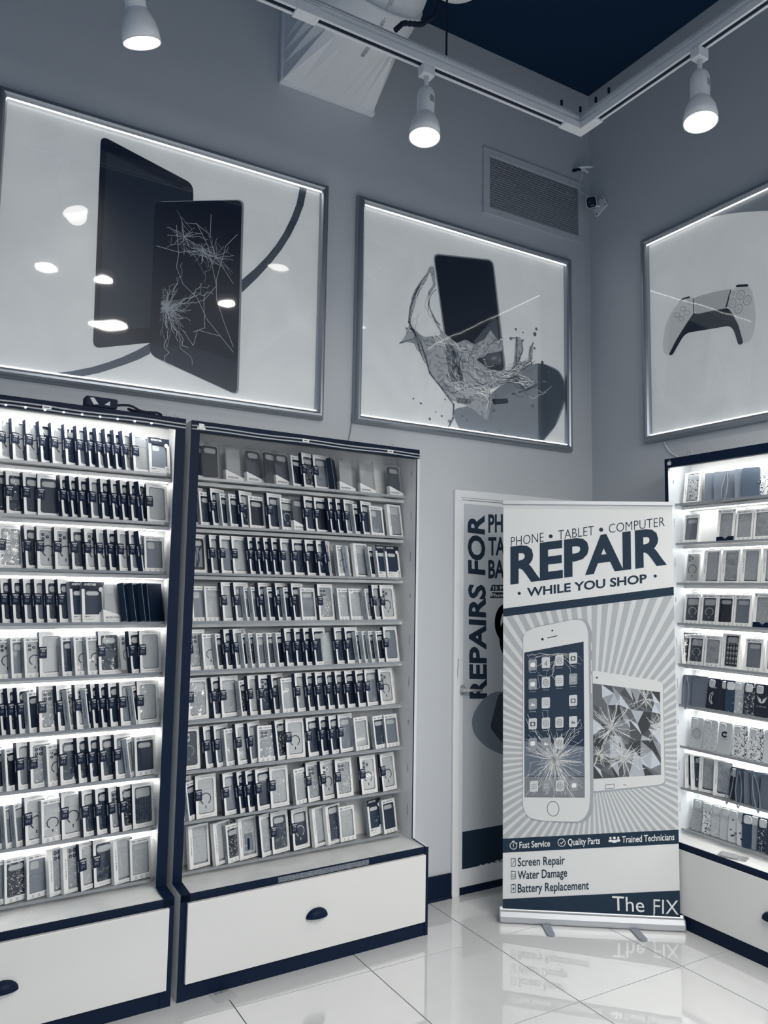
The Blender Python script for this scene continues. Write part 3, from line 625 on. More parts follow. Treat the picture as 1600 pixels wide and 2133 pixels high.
# ------------------------------------------------------------------ roll-up banner
A = Vector((-.989, -.374, 0)); U = Vector((.8225, -.5688, 0)); N = Vector((-.5688, -.8225, 0)); BW = .831
t = thing('rollup_banner', 'white roll-up banner stand advertising phone, tablet and computer repair', 'banner', tuple(A))
BM = Matrix(((U.x, -N.x, 0, 0), (U.y, -N.y, 0, 0), (0, 0, 1, 0), (0, 0, 0, 1)))   # local x along the stand, y away from the room
def bl(mb, name, bev=0., smooth=False):
    o = mb.build(name, t, bevel=bev, smooth=smooth); o.matrix_local = BM; return o
m = MB(); sec = [(0, .012), (.004, .004), (.012, .008), (.042, .008), (.052, .015), (.051, .045), (.044, .058), (.036, .063), (.028, .052), (.012, .05), (.002, .03)]
m.prism(sec, -.006, BW+.006, 'alu_light', 'x'); bl(m, 'cassette')
for x in (-.012, BW+.004):
    m = MB(); m.prism(sec, x, x+.008, 'mid', 'x'); bl(m, 'end_cap', .002)
mat('foot_grey', (.22, .25, .29), .5)
for x0, d in ((.20, .01), (.60, .02)):
    m = MB(); m.prism([(x0-.02, .05), (x0+.02, .05), (x0+.022+d, -.10), (x0+.018+d, -.112), (x0+.006+d, -.118), (x0-.008+d, -.115), (x0-.016+d, -.10)], .001, .0065, 'foot_grey', 'z')
    bl(m, 'foot', .001)
m = MB(); m.tube([(BW/2, .045, .06), (BW/2, .045, 1.99)], .009, 'alu', 10); bl(m, 'pole')
m = MB(); m.prism([(.018, 1.982), (.046, 1.982), (.046, 1.998), (.018, 2.000)], 0.002, BW-.002, 'alu_light', 'x'); bl(m, 'top_rail', .001)
mat('banner_white', (.64, .655, .655), .45); mat('ray_grey', (.36, .385, .40), .45); mat('ray_light', (.56, .58, .585), .45)
mat('b_dark', (.013, .029, .052), .6, spec=.2); mat('b_phone', (.60, .615, .615), .4); mat('b_edge', (.30, .33, .36), .4); mat('b_screen', (.014, .030, .056), .5, spec=.3); mat('b_screen2', (.10, .13, .17), .4)
mat('b_line', (.72, .73, .73), .5); mat('b_icon', (.52, .54, .55), .5)
for i, v in enumerate((.035, .07, .12, .19, .28, .42, .55)): mat('tri%d' % i, (v*.86, v*.95, v*1.05), .45)
O = A - N*.032 + Vector((0, 0, 0)); cv = Canvas(O, U, (0, 0, 1), N)
def quad_uv(u0, u1, v0, v1): return [(u0, v0), (u1, v0), (u1, v1), (u0, v1)]
q = MB(); c8 = lambda u, v, w: O+U*u+Vector((0, 0, v))+N*w
q.mesh([c8(u, v, w)-A for w in (-.0012, 0) for u, v in ((.006, .05), (BW-.006, .05), (BW-.006, 1.984), (.006, 1.984))], [(4, 5, 6, 7), (3, 2, 1, 0), (0, 1, 5, 4), (1, 2, 6, 5), (2, 3, 7, 6), (3, 0, 4, 7)], 'banner_white'); q.build('fabric', t)
win = [(.006, .055), (BW-.006, .055), (BW-.006, 1.982), (.006, 1.982)]
# rays
pa = [cv.px(*P7(397, 866)), cv.px(*P7(1470, 731)), cv.px(*P8(1522, 241)), cv.px(*P8(400, 298))]
rw = [pa[3], pa[2], pa[1], pa[0]]; rw = [(.006, rw[0][1]), (BW-.006, rw[1][1]), (BW-.006, rw[2][1]), (.006, rw[3][1])]
cv.poly(rw, 'ray_grey'); cv.layer(); c = cv.px(*P7(960, 1740)); nr = 88
for i in range(nr):
    a = 2*pi*i/nr; a2 = a+2*pi/nr*.42
    w = clip([c, (c[0]+3*cos(a), c[1]+3*sin(a)), (c[0]+3*cos(a2), c[1]+3*sin(a2))], rw)
    if len(w) > 2: cv.poly(w, 'ray_light')
cv.layer(); pb = lambda pts, mt: (lambda w: cv.poly(w, mt) if len(w) > 2 else None)(clip([cv.px(*p) for p in pts], win))
def band(y0a, y0b, y1a, y1b, f, mt, xa=400, xb=1500):
    a, b, c2, d = cv.px(*f(xa, y0a)), cv.px(*f(xb, y0b)), cv.px(*f(xb, y1b)), cv.px(*f(xa, y1a))
    ex = lambda p, q, u: p[1]+(q[1]-p[1])*(u-p[0])/(q[0]-p[0])
    cv.poly([(.006, ex(d, c2, .006)), (BW-.006, ex(d, c2, BW-.006)), (BW-.006, ex(a, b, BW-.006)), (.006, ex(a, b, .006))], mt)
band(815, 674, 866, 727, P7, 'b_dark')
band(298, 241, 388, 331, P8, 'b_dark')
a, b2 = cv.px(*P8(400, 685)), cv.px(*P8(1533, 630)); cv.poly([(.006, .055), (BW-.006, .055), (BW-.006, b2[1]), (.006, a[1])], 'b_dark')
cv.layer()
T = cv.text
T('PHONE', P7(440, 421), P7(648, 391), P7(440, 362), 'b_dark', -.012); T('TABLET', P7(740, 379), P7(967, 349), P7(740, 320), 'b_dark', -.012); T('COMPUTER', P7(1062, 337), P7(1416, 292), P7(1062, 279), 'b_dark', -.012)
for x, y, r in ((693, 357, 4), (1013, 315, 4.2), (493, 719, 3.2), (1356, 609, 3.2)): cv.pdisc(*P7(x, y), r, 'b_dark')
T('REPAIR', P7(437, 652), P7(1430, 526), P7(437, 434), 'b_dark', .035)
T('WHILE YOU SHOP', P7(542, 739), P7(1303, 650), P7(542, 687), 'b_dark', .025)
# strip of promises
T('Fast Service', P8(499, 359), P8(695, 347), P8(499, 319), 'b_line', .012); T('Quality Parts', P8(809, 341), P8(1015, 330), P8(809, 300), 'b_line', .012); T('Trained Technicians', P8(1156, 324), P8(1492, 306), P8(1156, 283), 'b_line', .012)
def pring(x, y, r, w, mt='b_line', n=24):
    c = cv.px(*P8(x, y)); e = cv.px(*P8(x, y+r)); cv.ring(c, abs(e[1]-c[1]), w, mt, n=n)
pring(460, 343, 22, .003); cv.pstroke([P8(460, 330), P8(460, 350)], .003, 'b_line'); cv.pstroke([P8(453, 315), P8(467, 314)], .004, 'b_line'); cv.pstroke([P8(478, 322), P8(484, 328)], .003, 'b_line')
pring(769, 323, 24, .003); cv.pstroke([P8(760, 323), P8(768, 331), P8(781, 314)], .003, 'b_line')
for x, y, s in ((1082, 294, .8), (1132, 292, .8), (1107, 293, 1)):
    cv.pdisc(*P8(x, y), 2.9*s, 'b_line'); cv.round([P8(x-16*s, y+32*s), P8(x-16*s, y+16*s), P8(x, y+10*s), P8(x+16*s, y+14*s), P8(x+16*s, y+31*s)], 'b_line', .006)
T('Screen Repair', P8(488, 475), P8(790, 461), P8(488, 422), 'b_dark', .012); T('Water Damage', P8(488, 559), P8(805, 541), P8(488, 506), 'b_dark', .012); T('Battery Replacement', P8(488, 643), P8(944, 622), P8(488, 590), 'b_dark', .012)
for y in (450, 532, 618):
    cv.pstroke([P8(446, y-24), P8(474, y-25), P8(474, y+23), P8(446, y+25)], .0022, 'b_dark', True)
cv.pstroke([P8(452, 466), P8(468, 436)], .002, 'b_dark'); pring(460, 535, 9, .0018, 'b_dark', 12); cv.ppoly([P8(463, 604), P8(453, 622), P8(459, 622), P8(457, 636), P8(467, 616), P8(461, 616)], 'b_dark'); cv.pstroke([P8(455, 592), P8(465, 591)], .004, 'b_dark')
T('The', P8(1096, 757), P8(1300, 769), P8(1093, 665), 'b_line', .0); T('FIX', P8(1357, 777), P8(1518, 785), P8(1357, 686), 'b_line', -.004)
cv.pstroke([P8(1361, 690), P8(1361, 806)], .0052, 'b_line'); T('thefixsolutions.com', P8(1115, 800), P8(1345, 806), P8(1115, 782), 'b_line', 0, 2)
# tablet on the banner
cv.round([P7(950, 1208), P7(1370, 1276), P7(1408, 1290), P7(1420, 1930), P7(1380, 1942), P7(950, 1990)], 'b_edge', .02)
cv.layer(); cv.round([P7(945, 1205), P7(1365, 1272), P7(1404, 1285), P7(1416, 1922), P7(1375, 1934), P7(945, 1978)], 'b_phone', .03)
cv.layer(); Q4 = [cv.px(*P7(958, 1290)), cv.px(*P7(1386, 1346)), cv.px(*P7(1393, 1870)), cv.px(*P7(958, 1897))]
cv.poly(Q4, 'tri2'); cv.layer()
rnd = random.Random(11); bil = lambda s, r: tuple((1-r)*((1-s)*Q4[0][i]+s*Q4[1][i])+r*((1-s)*Q4[3][i]+s*Q4[2][i]) for i in (0, 1))
gx, gy = 7, 8; G = [[bil(min(1, max(0, (i+(0 if i in (0, gx) else rnd.uniform(-.42, .42)))/gx)), min(1, max(0, (j+(0 if j in (0, gy) else rnd.uniform(-.42, .42)))/gy))) for i in range(gx+1)] for j in range(gy+1)]
for j in range(gy):
    for i in range(gx):
        a, b, c3, d = G[j][i], G[j][i+1], G[j+1][i+1], G[j+1][i]
        for tr in ((a, b, c3), (a, c3, d)): cv.poly(list(tr), 'tri%d' % rnd.choice((0, 1, 1, 2, 2, 3, 4, 5, 6)))
cv.layer(); wn = (Q4[3][0]+.004, Q4[2][0], Q4[3][1], Q4[0][1]-.012)
crack(cv, cv.px(*P7(1082, 1570)), 46, .03, .15, .0013, 'b_line', rnd, wn, 4, .12); crack(cv, cv.px(*P7(1155, 1765)), 46, .02, .12, .0013, 'b_line', rnd, wn, 5, .2)
crack(cv, cv.px(*P7(1385, 1570)), 26, .02, .09, .0016, 'b_line', rnd, wn, 3, .4); crack(cv, cv.px(*P7(1000, 1740)), 30, .02, .08, .0013, 'b_line', rnd, wn, 3, .3)
crack(cv, cv.px(*P7(1295, 1390)), 22, .02, .09, .0012, 'b_line', rnd, wn, 4, .4)
cv.pdisc(*P7(986, 1254), 1.8, 'b_dark', 10); cv.pstroke([P7(1038, 1935), P7(1095, 1930), P7(1096, 1955), P7(1040, 1960)], .0016, 'b_dark', True); cv.pstroke([P7(1153, 1935), P7(1170, 1934), P7(1168, 1941)], .0016, 'b_dark')
# phone on the banner
cv.layer(); cv.layer()
ph = [P7(560, 925), P7(880, 872), P7(940, 905), P7(957, 985), P8(972, 60), P8(966, 150), P8(920, 192), P8(880, 198), P7(560, 1990)]
cv.round([P7(535, 960), P7(600, 930), P7(850, 882), P7(920, 885), P7(955, 960), P7(962, 1600), P8(973, 30), P8(968, 130), P8(925, 190), P8(850, 197), P8(600, 182), P8(540, 150), P8(518, 80), P7(518, 1500)], 'b_edge', .03, 5)
cv.layer(); cv.round([P7(517, 975), P7(575, 940), P7(845, 884), P7(905, 893), P7(930, 960), P7(938, 1600), P8(950, 30), P8(944, 120), P8(895, 188), P8(640, 182), P8(545, 158), P8(519, 90), P7(515, 1500)], 'b_phone', .03, 5)
cv.layer(); S4 = [cv.px(*P7(524, 1095)), cv.px(*P7(901, 1025)), cv.px(*P7(908, 2015)), cv.px(*P7(526, 2012))]
cv.poly(S4, 'b_screen'); cv.layer()
cv.ppoly([P7(525, 1655), P7(905, 1690), P7(908, 1880), P7(525, 1880)], 'b_screen2'); cv.ppoly([P7(526, 1883), P7(908, 1885), P7(908, 2012), P7(526, 2009)], 'tri3')
cv.pdisc(*P7(702, 955), 1.9, 'b_dark', 10); cv.pdisc(*P7(640, 1010), 2.7, 'b_dark', 12); cv.pstroke([P7(672, 1002), P7(733, 988)], .0038, 'b_dark')
c = cv.px(*P8(714, 105)); e = cv.px(*P8(752, 105)); f_ = cv.px(*P8(714, 152)); cv.ring(c, abs(e[0]-c[0]), .0022, 'b_dark', abs(f_[1]-c[1]))
for y0, y1 in ((1030, 1080), (1145, 1210), (1235, 1350)): cv.pstroke([P7(948, y0), P7(951, y1)], .004, 'b_phone')
cv.layer()
wn = (S4[3][0]+.002, S4[2][0]-.002, S4[3][1]+.002, S4[0][1])
cx_ = cv.px(*P7(715, 1775)); crack(cv, cx_, 70, .03, .14, .0010, 'b_line', rnd, wn, 7, .12); crack(cv, cx_, 44, .10, .30, .0010, 'b_line', rnd, wn, 2, .08); crack(cv, cx_, 20, .25, .42, .0010, 'b_line', rnd, wn, 0, .12)
crack(cv, cv.px(*P7(712, 1770)), 60, .0, .035, .002, 'b_line', rnd, wn, 3, .6)
crack(cv, cv.px(*P7(740, 1100)), 26, .05, .22, .0009, 'b_line', rnd, wn, 2, .3)
cv.layer()
def icon(x, y, kind, s=1.):
    f = lambda dx, dy: P7(x+dx*s, y+dy*s)
    cv.round([f(-26, -34), f(26, -38), f(26, 32), f(-26, 36)], 'b_icon' if kind % 3 else 'tri4', .007, 3); k = cv.k; cv.layer()
    mt = ('b_line', 'b_screen2', 'tri1')[kind % 3]
    if kind in (0, 3, 9): cv.round([f(-15, -14), f(15, -16), f(15, 12), f(-15, 14)], mt, .008)
    elif kind == 1: T('4', f(-10, 24), f(10, 22), f(-10, -12), 'tri1', -.01, 2)
    elif kind in (2, 8, 10, 11): 
        c = cv.px(*f(0, 0)); cv.ring(c, .012, .002, mt, .016, 14); cv.ring(c, .005, .002, mt, .007, 10)
    elif kind in (4, 6): [cv.pstroke([f(-16, q), f(16, q-2)], .0018, mt) for q in (-12, 0, 12)]
    elif kind in (5, 7): cv.round([f(-16, -12), f(16, -14), f(16, 14), f(-16, 16)], mt, .004); cv.layer(); cv.pdisc(*f(0, 1), 3, 'b_icon', 10)
    else: cv.ppoly([f(-14, 12), f(-4, -10), f(3, 4), f(8, -4), f(16, 10)], mt)
    cv.k = k
    cv.pstroke([f(-20, 48), f(20, 46)], .0028, 'tri4')
ks = iter((3, 1, 2, 5, 9, 8, 4, 6, 12, 4, 7, 5, 10, 8, 13, 3, 12, 11, 0))
for j, (y, sk) in enumerate(((1173, 0), (1296, 0), (1422, 2), (1547, 0), (1672, 3))):
    for i, x in enumerate((578, 661, 747, 834)):
        if (j == 2 and i == 2) or (j == 4 and i == 3): continue
        icon(x, y-i*(14-j*3.2), next(ks, 3))
for i, x in enumerate((586, 665, 750, 840)): icon(x, 1944-i*2, (4, 6, 2, 9)[i])
ob = cv.mb.build('printed_graphics', t); local(ob, t)

# ------------------------------------------------------------------ display cabinets
CL = .385; CTOP = 2.236; DU, DB = .195, .302   # counter height, top, depth of the upper and the lower part
SHZ = [2.004-.2005*i for i in range(8)]+[.405]
mat('cable_grey', (.42, .45, .48), .4)
def cup_pull(par, x, z, y):
    m = MB(); V = []; Fc = []; n, k = 14, 7; w, h, d = .050, .036, .028
    for j in range(k+1):
        b = pi/2*j/k
        for i in range(n+1):
            a = pi*i/n; V.append((x+w*cos(a)*cos(b), y-d*sin(b)-.001, z+h*sin(a)*cos(b)**.8-.0))
    for j in range(k):
        for i in range(n): Fc.append((j*(n+1)+i, j*(n+1)+i+1, (j+1)*(n+1)+i+1, (j+1)*(n+1)+i))
    m.mesh(V, Fc, 'navy'); return m.build('cup_handle', par, smooth=True)
def cabinet(label, org, rot, L, lit_, stile, strips, extra, DB=.302, dp=.016):
    t = thing('display_cabinet', label, 'cabinet', org, rot)
    prof = [(-.0, 0), (-DB, 0), (-DB, CL), (-DU, CL+.008), (-DU, CTOP), (0, CTOP)]
    for x0, x1, nm in ((0, .016, 'side_panel'), (L-.016, L, 'side_panel')):
        m = MB(); m.prism(prof, x0, x1, 'laminate' if x0 == 0 else 'panel_white', 'x'); m.build(nm, t)
    def band_(x0, x1, mt):   # edge band of a side panel
        m = MB(); m.prism([(-DU-.003, CTOP), (-DU-.003, CL+.011), (-DB-.003, CL+.002), (-DB-.003, 0), (-DB, 0), (-DB, CL), (-DU, CL+.008), (-DU, CTOP)], x0, x1, mt, 'x'); m.build('edge_band', t)
    band_(-.001, stile[0], 'navy')
    if stile[1] > .02: band_(L-stile[1], L+.001, 'navy')
    else:
        band_(L-.0165, L-.0125, 'navy'); band_(L-.0125, L+.001, 'laminate')
        m = MB(); m.box(L-.016, L+.001, -DB-.005, -DB-.003, 0, CL, 'navy'); m.build('corner_strip', t)
    m = MB(); m.box(.016, L-.016, -.008, 0, CL, CTOP, 'panel_white'); m.build('back_board', t)
    m = MB(); m.box(.016, L-.016, -DU+.02, -.008, CTOP-.014, CTOP-.001, 'panel_white'); m.build('top_board', t)
    m = MB(); m.box(.0, L, -DU-.004, -DU+.02, CTOP-.045, CTOP, 'navy'); fa = m.build('fascia', t)
    if strips:
        for z, r in ((CTOP-.022, .0042), (CTOP-.036, .0042)):
            m = MB(); n = 24; m.tube([(L*i/n, -DU-.006, z+.0018*sin(i*.7)) for i in range(n+1)], r*.8, 'cable_grey', 6); m.build('cable', t, smooth=True)
        for x in strips: 
            m = MB(); m.box(x-.016, x+.016, -DU-.013, -DU-.009, CTOP-.034, CTOP-.020, 'card'); m.box(x-.010, x+.008, -DU-.0135, -DU-.013, CTOP-.029, CTOP-.026, 'ink'); m.build('cable_clip', t)
    if lit_ and strips:
        for i in range(15):  # glowing dots stand in for reflections of the light strip
            m = MB(); m.lathe([(0, -.0045), (.003, -.003), (.0035, 0)], 'led_glint_dot', 10, Matrix.Translation((L-.14-i*.066, -DU-.008, CTOP-.037)) @ Matrix.Rotation(radians(-90), 4, 'X')); m.build('led_glint_dot', t)
    # stepped, leaning back boards with white ledges and clear shelves
    for i, z in enumerate(SHZ):
        top = (SHZ[i-1]-.026) if i else CTOP-.016
        m = MB(); m.mesh([(.016, -.046, z-.006), (L-.016, -.046, z-.006), (L-.016, -.014, top), (.016, -.014, top), (.016, -.040, z-.006), (L-.016, -.040, z-.006), (L-.016, -.009, top), (.016, -.009, top)], [(0, 1, 2, 3), (5, 4, 7, 6), (2, 6, 7, 3)], 'panel_white'); m.build('leaning_back', t)
        m = MB(); zz = z-.006; lo = .016 if i < 8 else .014
        m.box(.016, L-.016, -.088, -.009, zz-lo, zz-.001, 'panel_white'); m.build('ledge', t, bevel=.001)
        if lit_ and i < 8:
            m = MB(); m.box(.03, L-.03, -.078, -.066, zz-lo-.003, zz-lo-.0005, 'led'); m.build('light_strip', t)
        m = MB(); m.box(.018, L-.036, -.143, -.02, z-.004, z-.0012, 'acrylic', skip=('front',)); m.box(.018, L-.036, -.147, -.143, z-.0045, z+.006, 'acrylic_edge'); m.build('clear_shelf', t)
    if lit_:
        m = MB(); m.box(.03, L-.03, -DU+.03, -DU+.05, CTOP-.022, CTOP-.0145, 'led'); m.build('light_strip', t)
    # counter and drawer base
    m = MB(); m.box(.016, L-.016, -DB+.001, -.009, CL-.024, CL, 'counter'); m.build('counter', t)
    m = MB(); m.box(.0, L, -DB-.003, -DB+.004, CL-.026, CL, 'navy'); 
    eb = m.build('counter_edge', t)
    m = MB(); m.box(.0, L, -DB-.001, -DB+.004, 0, .062, 'navy'); m.build('plinth', t)
    m = MB(); m.box(.016, L-.016, -DB+.004, -DB+.012, .05, CL-.02, 'slate'); m.build('carcass_front', t)
    m = MB(); m.box(.024, L-.020, -DB-dp, -DB+.002, .064, CL-.030, 'white_gloss'); d = m.build('drawer_front', t, bevel=.002)
    cup_pull(d, L*.5, .200, -DB-dp)
    extra(t, L)
    return t
def cab_mid(t, L):
    m = MB(); m.box(.40, .83, -DB-.0040, -DB-.003, CL-.025, CL-.004, 'chipboard'); m.build('bare_chipboard_edge', t)['label'] = 'bare grey chipboard where the dark edge is missing'
    m = MB(); m.box(.028, .050, -DU-.013, -DU-.004, CTOP-.034, CTOP-.012, 'card'); m.box(.022, .056, -DU-.010, -DU-.004, CTOP-.036, CTOP-.026, 'card'); m.build('cable_connector', t)
    scribble(t, L, -1)
def scribble(t, L, side):
    rnd = random.Random(int(L*100)+side)
    for i, z in enumerate(SHZ):
        m = MB(); x = (L-.0165) if side < 0 else .0165; P = []
        for k in range(14): P.append((x, -.155+.004*sin(k*2.4+i)+rnd.uniform(-.002, .002), z+.13-k*.0028*(1.2 if i % 3 else .6)))
        m.tube(P, .0009, 'ink_soft', 4); m.build('handwritten_mark', t)
def cab_left(t, L): pass
def cab_right(t, L):
    scribble(t, L, 1)
    # pale fruit-shaped emblem on the fascia
    c = Vector((.030, 0, CTOP-.024)); r = .0115; P = []
    for i in range(40):
        a = 2*pi*i/40; rr = r*(1+.10*cos(2*a))*(1-.16*(abs(sin(a))**12)*(1 if sin(a) > 0 else .8))
        x, z = rr*cos(a), rr*1.05*sin(a)
        dx, dz = x-r*1.12, z-r*.12
        if dx*dx+dz*dz < (r*.50)**2: 
            b = atan2(dz, dx); x, z = r*1.12+r*.50*cos(b), r*.12+r*.50*sin(b)
        P.append((c.x+x, c.z+z))
    m = MB(); m.prism(P, -DU-.0055, -DU-.004, 'light', 'y'); m.prism([(c.x+.000, c.z+.0120), (c.x+.003, c.z+.0125), (c.x+.006, c.z+.0155), (c.x+.0055, c.z+.018), (c.x+.002, c.z+.0165)], -DU-.0055, -DU-.004, 'light', 'y')
    m.build('fruit_emblem', t)['label'] = 'pale bitten fruit emblem'
R2 = radians(1.9); L2 = 1.146
O2 = (-1.374-L2*cos(R2), -.001-L2*sin(R2), 0); L1 = 1.15
O1 = (-2.547-L1*cos(R2), -.046-L1*sin(R2), 0)
c1 = cabinet('leftmost display cabinet, lit by white strips, full of boxed phone cases', O1, R2, L1, True, (.03, .040), (.62,), cab_left)
c2 = cabinet('unlit middle display cabinet of boxed phone cases beside the door', O2, R2, L2, False, (.036, .004), (.52, .97), cab_mid)
c3 = cabinet('lit display cabinet on the right wall behind the banner', (-.001, -.70, 0), radians(-90), 1.15, True, (.018, .03), (), cab_right, .270, .006)
CABS = {1: (c1, 'lit left display', 'boxed phone cases in the lit left display'), 2: (c2, 'unlit middle display', 'boxed phone cases in the unlit middle display'), 3: (c3, 'lit right display', 'phone cases in the lit right display')}
bpy.context.view_layer.update()

# ------------------------------------------------------------------ packages and cases (shared meshes, one object per thing and part)
def ring_face(m, w, h, win, mt, y=0., k=4):
    """front card w x h with a rounded window"""
    x0, x1, z0, z1, r = win; I = rrect(x0, x1, z0, z1, r, k); n = len(I); cs = [(w, 0), (w, h), (0, h), (0, 0)]
    V = [(x, y, z) for x, z in I]+[(x, y, z) for x, z in cs]; Fs = []
    for q in range(4):
        s = q*(k+1)
        for i in range(k): Fs.append((n+q, s+i+1, s+i))
        a, b = s+k, (s+k+1) % n; Fs.append((n+q, n+(q+1) % 4, b, a))
    m.mesh(V, Fs, mt)
    m.mesh([(x, y, z) for x, z in I]+[(x, y+.0045, z) for x, z in I], [(i, n+i, n+(i+1) % n, (i+1) % n) for i in range(n)], mt)
def flat_text(m, s, x, z, w, h, mt, y=-.0003, off=.0, rot=0, res=1, face='front'):
    V, Fs, a, b = glyphs(s, off, res); sx = w/(b-a); sz = h/CAPH; P = []
    for u, v in V:
        p, q = (u-a)*sx, v*sz
        if rot == 90: p, q = -q, p
        P.append((x+p, y, z+q) if face == 'front' else (y, x-p, z+q))
    m.mesh(P, Fs, mt)
T_ = .019
def carton(kind):
    m = MB()
    if kind == 'A': w, h, sp = .093, .169, 'card_spine'
    elif kind == 'B': w, h, sp = .088, .150, 'card_grey'
    elif kind == 'E': w, h, sp = .094, .165, 'card'
    elif kind == 'C': w, h, sp = .094, .160, 'card_grey'
    elif kind == 'J': w, h, sp = .094, .160, 'card'
    m.box(0, w, 0, T_, 0, h, 'card', skip=('front', 'left')); m.mesh([(0, 0, 0), (0, T_, 0), (0, T_, h), (0, 0, h)], [(0, 3, 2, 1)], sp)
    m.mesh([(.001, T_-.004, .001), (w-.001, T_-.004, .001), (w-.001, T_-.004, h-.001), (.001, T_-.004, h-.001)], [(0, 1, 2, 3)], 'card_back')
    if kind == 'A':
        ring_face(m, w, h, (.011, w-.011, .016, h-.017, .009), 'card')
        flat_text(m, 'STYLISH PROTECTION', .024, h-.010, .050, .0034, 'ink_soft'); flat_text(m, 'INSPIRED BY THE LATEST TREND', .022, .006, .050, .0026, 'ink_soft')
        for i in range(3): m.lathe([(0, 0), (.0016, 0)], 'ink', 8, Matrix.Translation((w-.0055, -.0004, .095-i*.008)) @ Matrix.Rotation(radians(90), 4, 'X'))
        flat_text(m, 'PREMIUM CASE', .0035, .045, .040, .0045, 'ink_white', -.0003, .01, 0, 1, 'x') if 0 else None
    elif kind == 'B':
        ring_face(m, w, h, (.009, w-.009, .018, h-.018, .004), 'card')
        m.lathe([(0, 0), (.0085, 0)], 'card_grey', 16, Matrix.Translation((.016, -.0003, h-.010)) @ Matrix.Rotation(radians(90), 4, 'X') @ Matrix.Diagonal((1, .45, 1, 1)))
        flat_text(m, 'PREMIUM CASE', .030, h-.0125, .042, .0045, 'ink', off=.01)
        for x in (.022, .044, .068): m.lathe([(.0022, 0), (.0034, 0)], 'ink_soft', 10, Matrix.Translation((x, -.0003, .010)) @ Matrix.Rotation(radians(90), 4, 'X')); m.box(x-.006, x+.006, -.0004, -.0001, .0035, .0048, 'ink_soft')
    elif kind == 'E':
        ring_face(m, w, h, (.018, w-.009, .012, h-.008, .004), 'card')
        flat_text(m, 'INSPIRED BY THE LATEST TREND', .015, .004, .055, .0024, 'ink_soft')
        V, Fs, a, b = glyphs('PREMIUM  ACCESSORY', .01, 1); s = .075/(b-a)
        m.mesh([(.013-v*.006, -.0004, .05+(u-a)*s) for u, v in V], [f[::1] for f in Fs], 'ink_soft')
    elif kind == 'J':
        ring_face(m, w, h, (.014, w-.014, .014, h-.018, .003), 'card'); m.mesh([(0, -.0008, 0), (w, -.0008, 0), (w, -.0008, .030), (w/2, -.0008, .007), (0, -.0008, .030)], [(0, 1, 2, 4), (0, 2, 3), ], 'navy') if 0 else None
        m.mesh([(0, -.0008, 0), (w, -.0008, 0), (w, -.0008, .026), (.65*w, -.0008, .026), (w/2, -.0008, .012), (.35*w, -.0008, .026), (0, -.0008, .026)], [(0, 1, 4), (1, 2, 3, 4), (0, 4, 5, 6)], 'navy')
        flat_text(m, 'MYWKASE', .028, h-.013, .040, .0055, 'ink'); m.mesh([(.010, -.0006, h-.016), (0, -.0006, h), (.014, -.0006, h-.006)], [(0, 1, 2)], 'card_grey'); m.mesh([(w-.010, -.0006, h-.016), (w, -.0006, h), (w-.014, -.0006, h-.006)], [(0, 1, 2)], 'card_grey')
    elif kind == 'C':
        m.mesh([(0, 0, 0), (w, 0, 0), (w, 0, h-.028), (w-.012, 0, h-.028), (w-.012, 0, .040), (w-.024, 0, .040), (w-.024, 0, .032), (.012, 0, .032), (.012, 0, h-.028), (0, 0, h-.028)], [(0, 1, 4, 5, 6, 7), (1, 2, 3, 4), (0, 7, 8, 9)], 'card')
        m.mesh([(0, -.0003, h-.028), (w, -.0003, h-.030), (w, -.0003, h), (0, -.0003, h)], [(0, 1, 2, 3)], 'ink')
        flat_text(m, 'ADVENTURER', .010, h-.014, .050, .0075, 'ink_white', -.0006, .03); flat_text(m, 'RUGGED CASE', .014, h-.021, .032, .0032, 'ink_white', -.0006) if 0 else None
        flat_text(m, 'DROP', .010, .021, .020, .0065, 'ink', off=.03); flat_text(m, 'PLUS', .032, .021, .020, .0065, 'ink_soft', off=-.01); flat_text(m, '4 x TESTED', .010, .011, .034, .0045, 'ink_soft')
        m.lathe([(0, 0), (.0095, 0)], 'card', 14, Matrix.Translation((w-.014, -.0008, h-.030)) @ Matrix.Rotation(radians(90), 4, 'X'))
        for z in (.028, .012): m.lathe([(.004, 0), (.0055, 0)], 'ink_soft', 14, Matrix.Translation((w-.011, -.0004, z)) @ Matrix.Rotation(radians(90), 4, 'X'))
    return m.data('carton'), w, h
BOX = {k: carton(k) for k in 'ABECJ'}
def spine_print(txt, mt, h0, ln, hh):
    m = MB(); V, Fs, a, b = glyphs(txt, .012, 1); s = ln/(b-a)
    m.mesh([(-.0004, .012-0+v*hh/CAPH*-1+.000, h0+(u-a)*s) for u, v in V], Fs, mt); return m
def sticker():
    m = MB(); m.mesh([(-.0007, .016, .058), (-.0007, -.0007, .058), (-.0007, -.0007, .114), (-.0007, .016, .114)], [(0, 1, 2, 3)], 'card_spine')
    m.prism([(-.0007, .070), (.026, .070), (.028, .073), (.028, .110), (.026, .113), (-.0007, .113)], -.0011, -.0004, 'card_spine', 'y')
    flat_text(m, 'PREMIUM', .003, .1025, .022, .0056, 'ink_white', -.0014, .02); flat_text(m, 'CASE', .007, .0945, .014, .0054, 'ink_white', -.0014, .02)
    for i in range(3): m.box(.004, .013-i*.001, -.0014, -.0012, .087-i*.0034, .0882-i*.0034, 'card_grey'); m.box(.015, .019, -.0014, -.0012, .087-i*.0034, .0882-i*.0034, 'card_grey')
    V, Fs, a, b = glyphs('PREMIUM CASE', .02, 1); s = .040/(b-a)
    m.mesh([(-.0011, .0095-v*.0048/CAPH+.002, .066+(u-a)*s) for u, v in V], Fs, 'ink_white')
    return m.data('sticker')
STK = sticker()
m = MB(); V, Fs, a, b = glyphs('ULTIMATE PROTECTION', .015, 1)
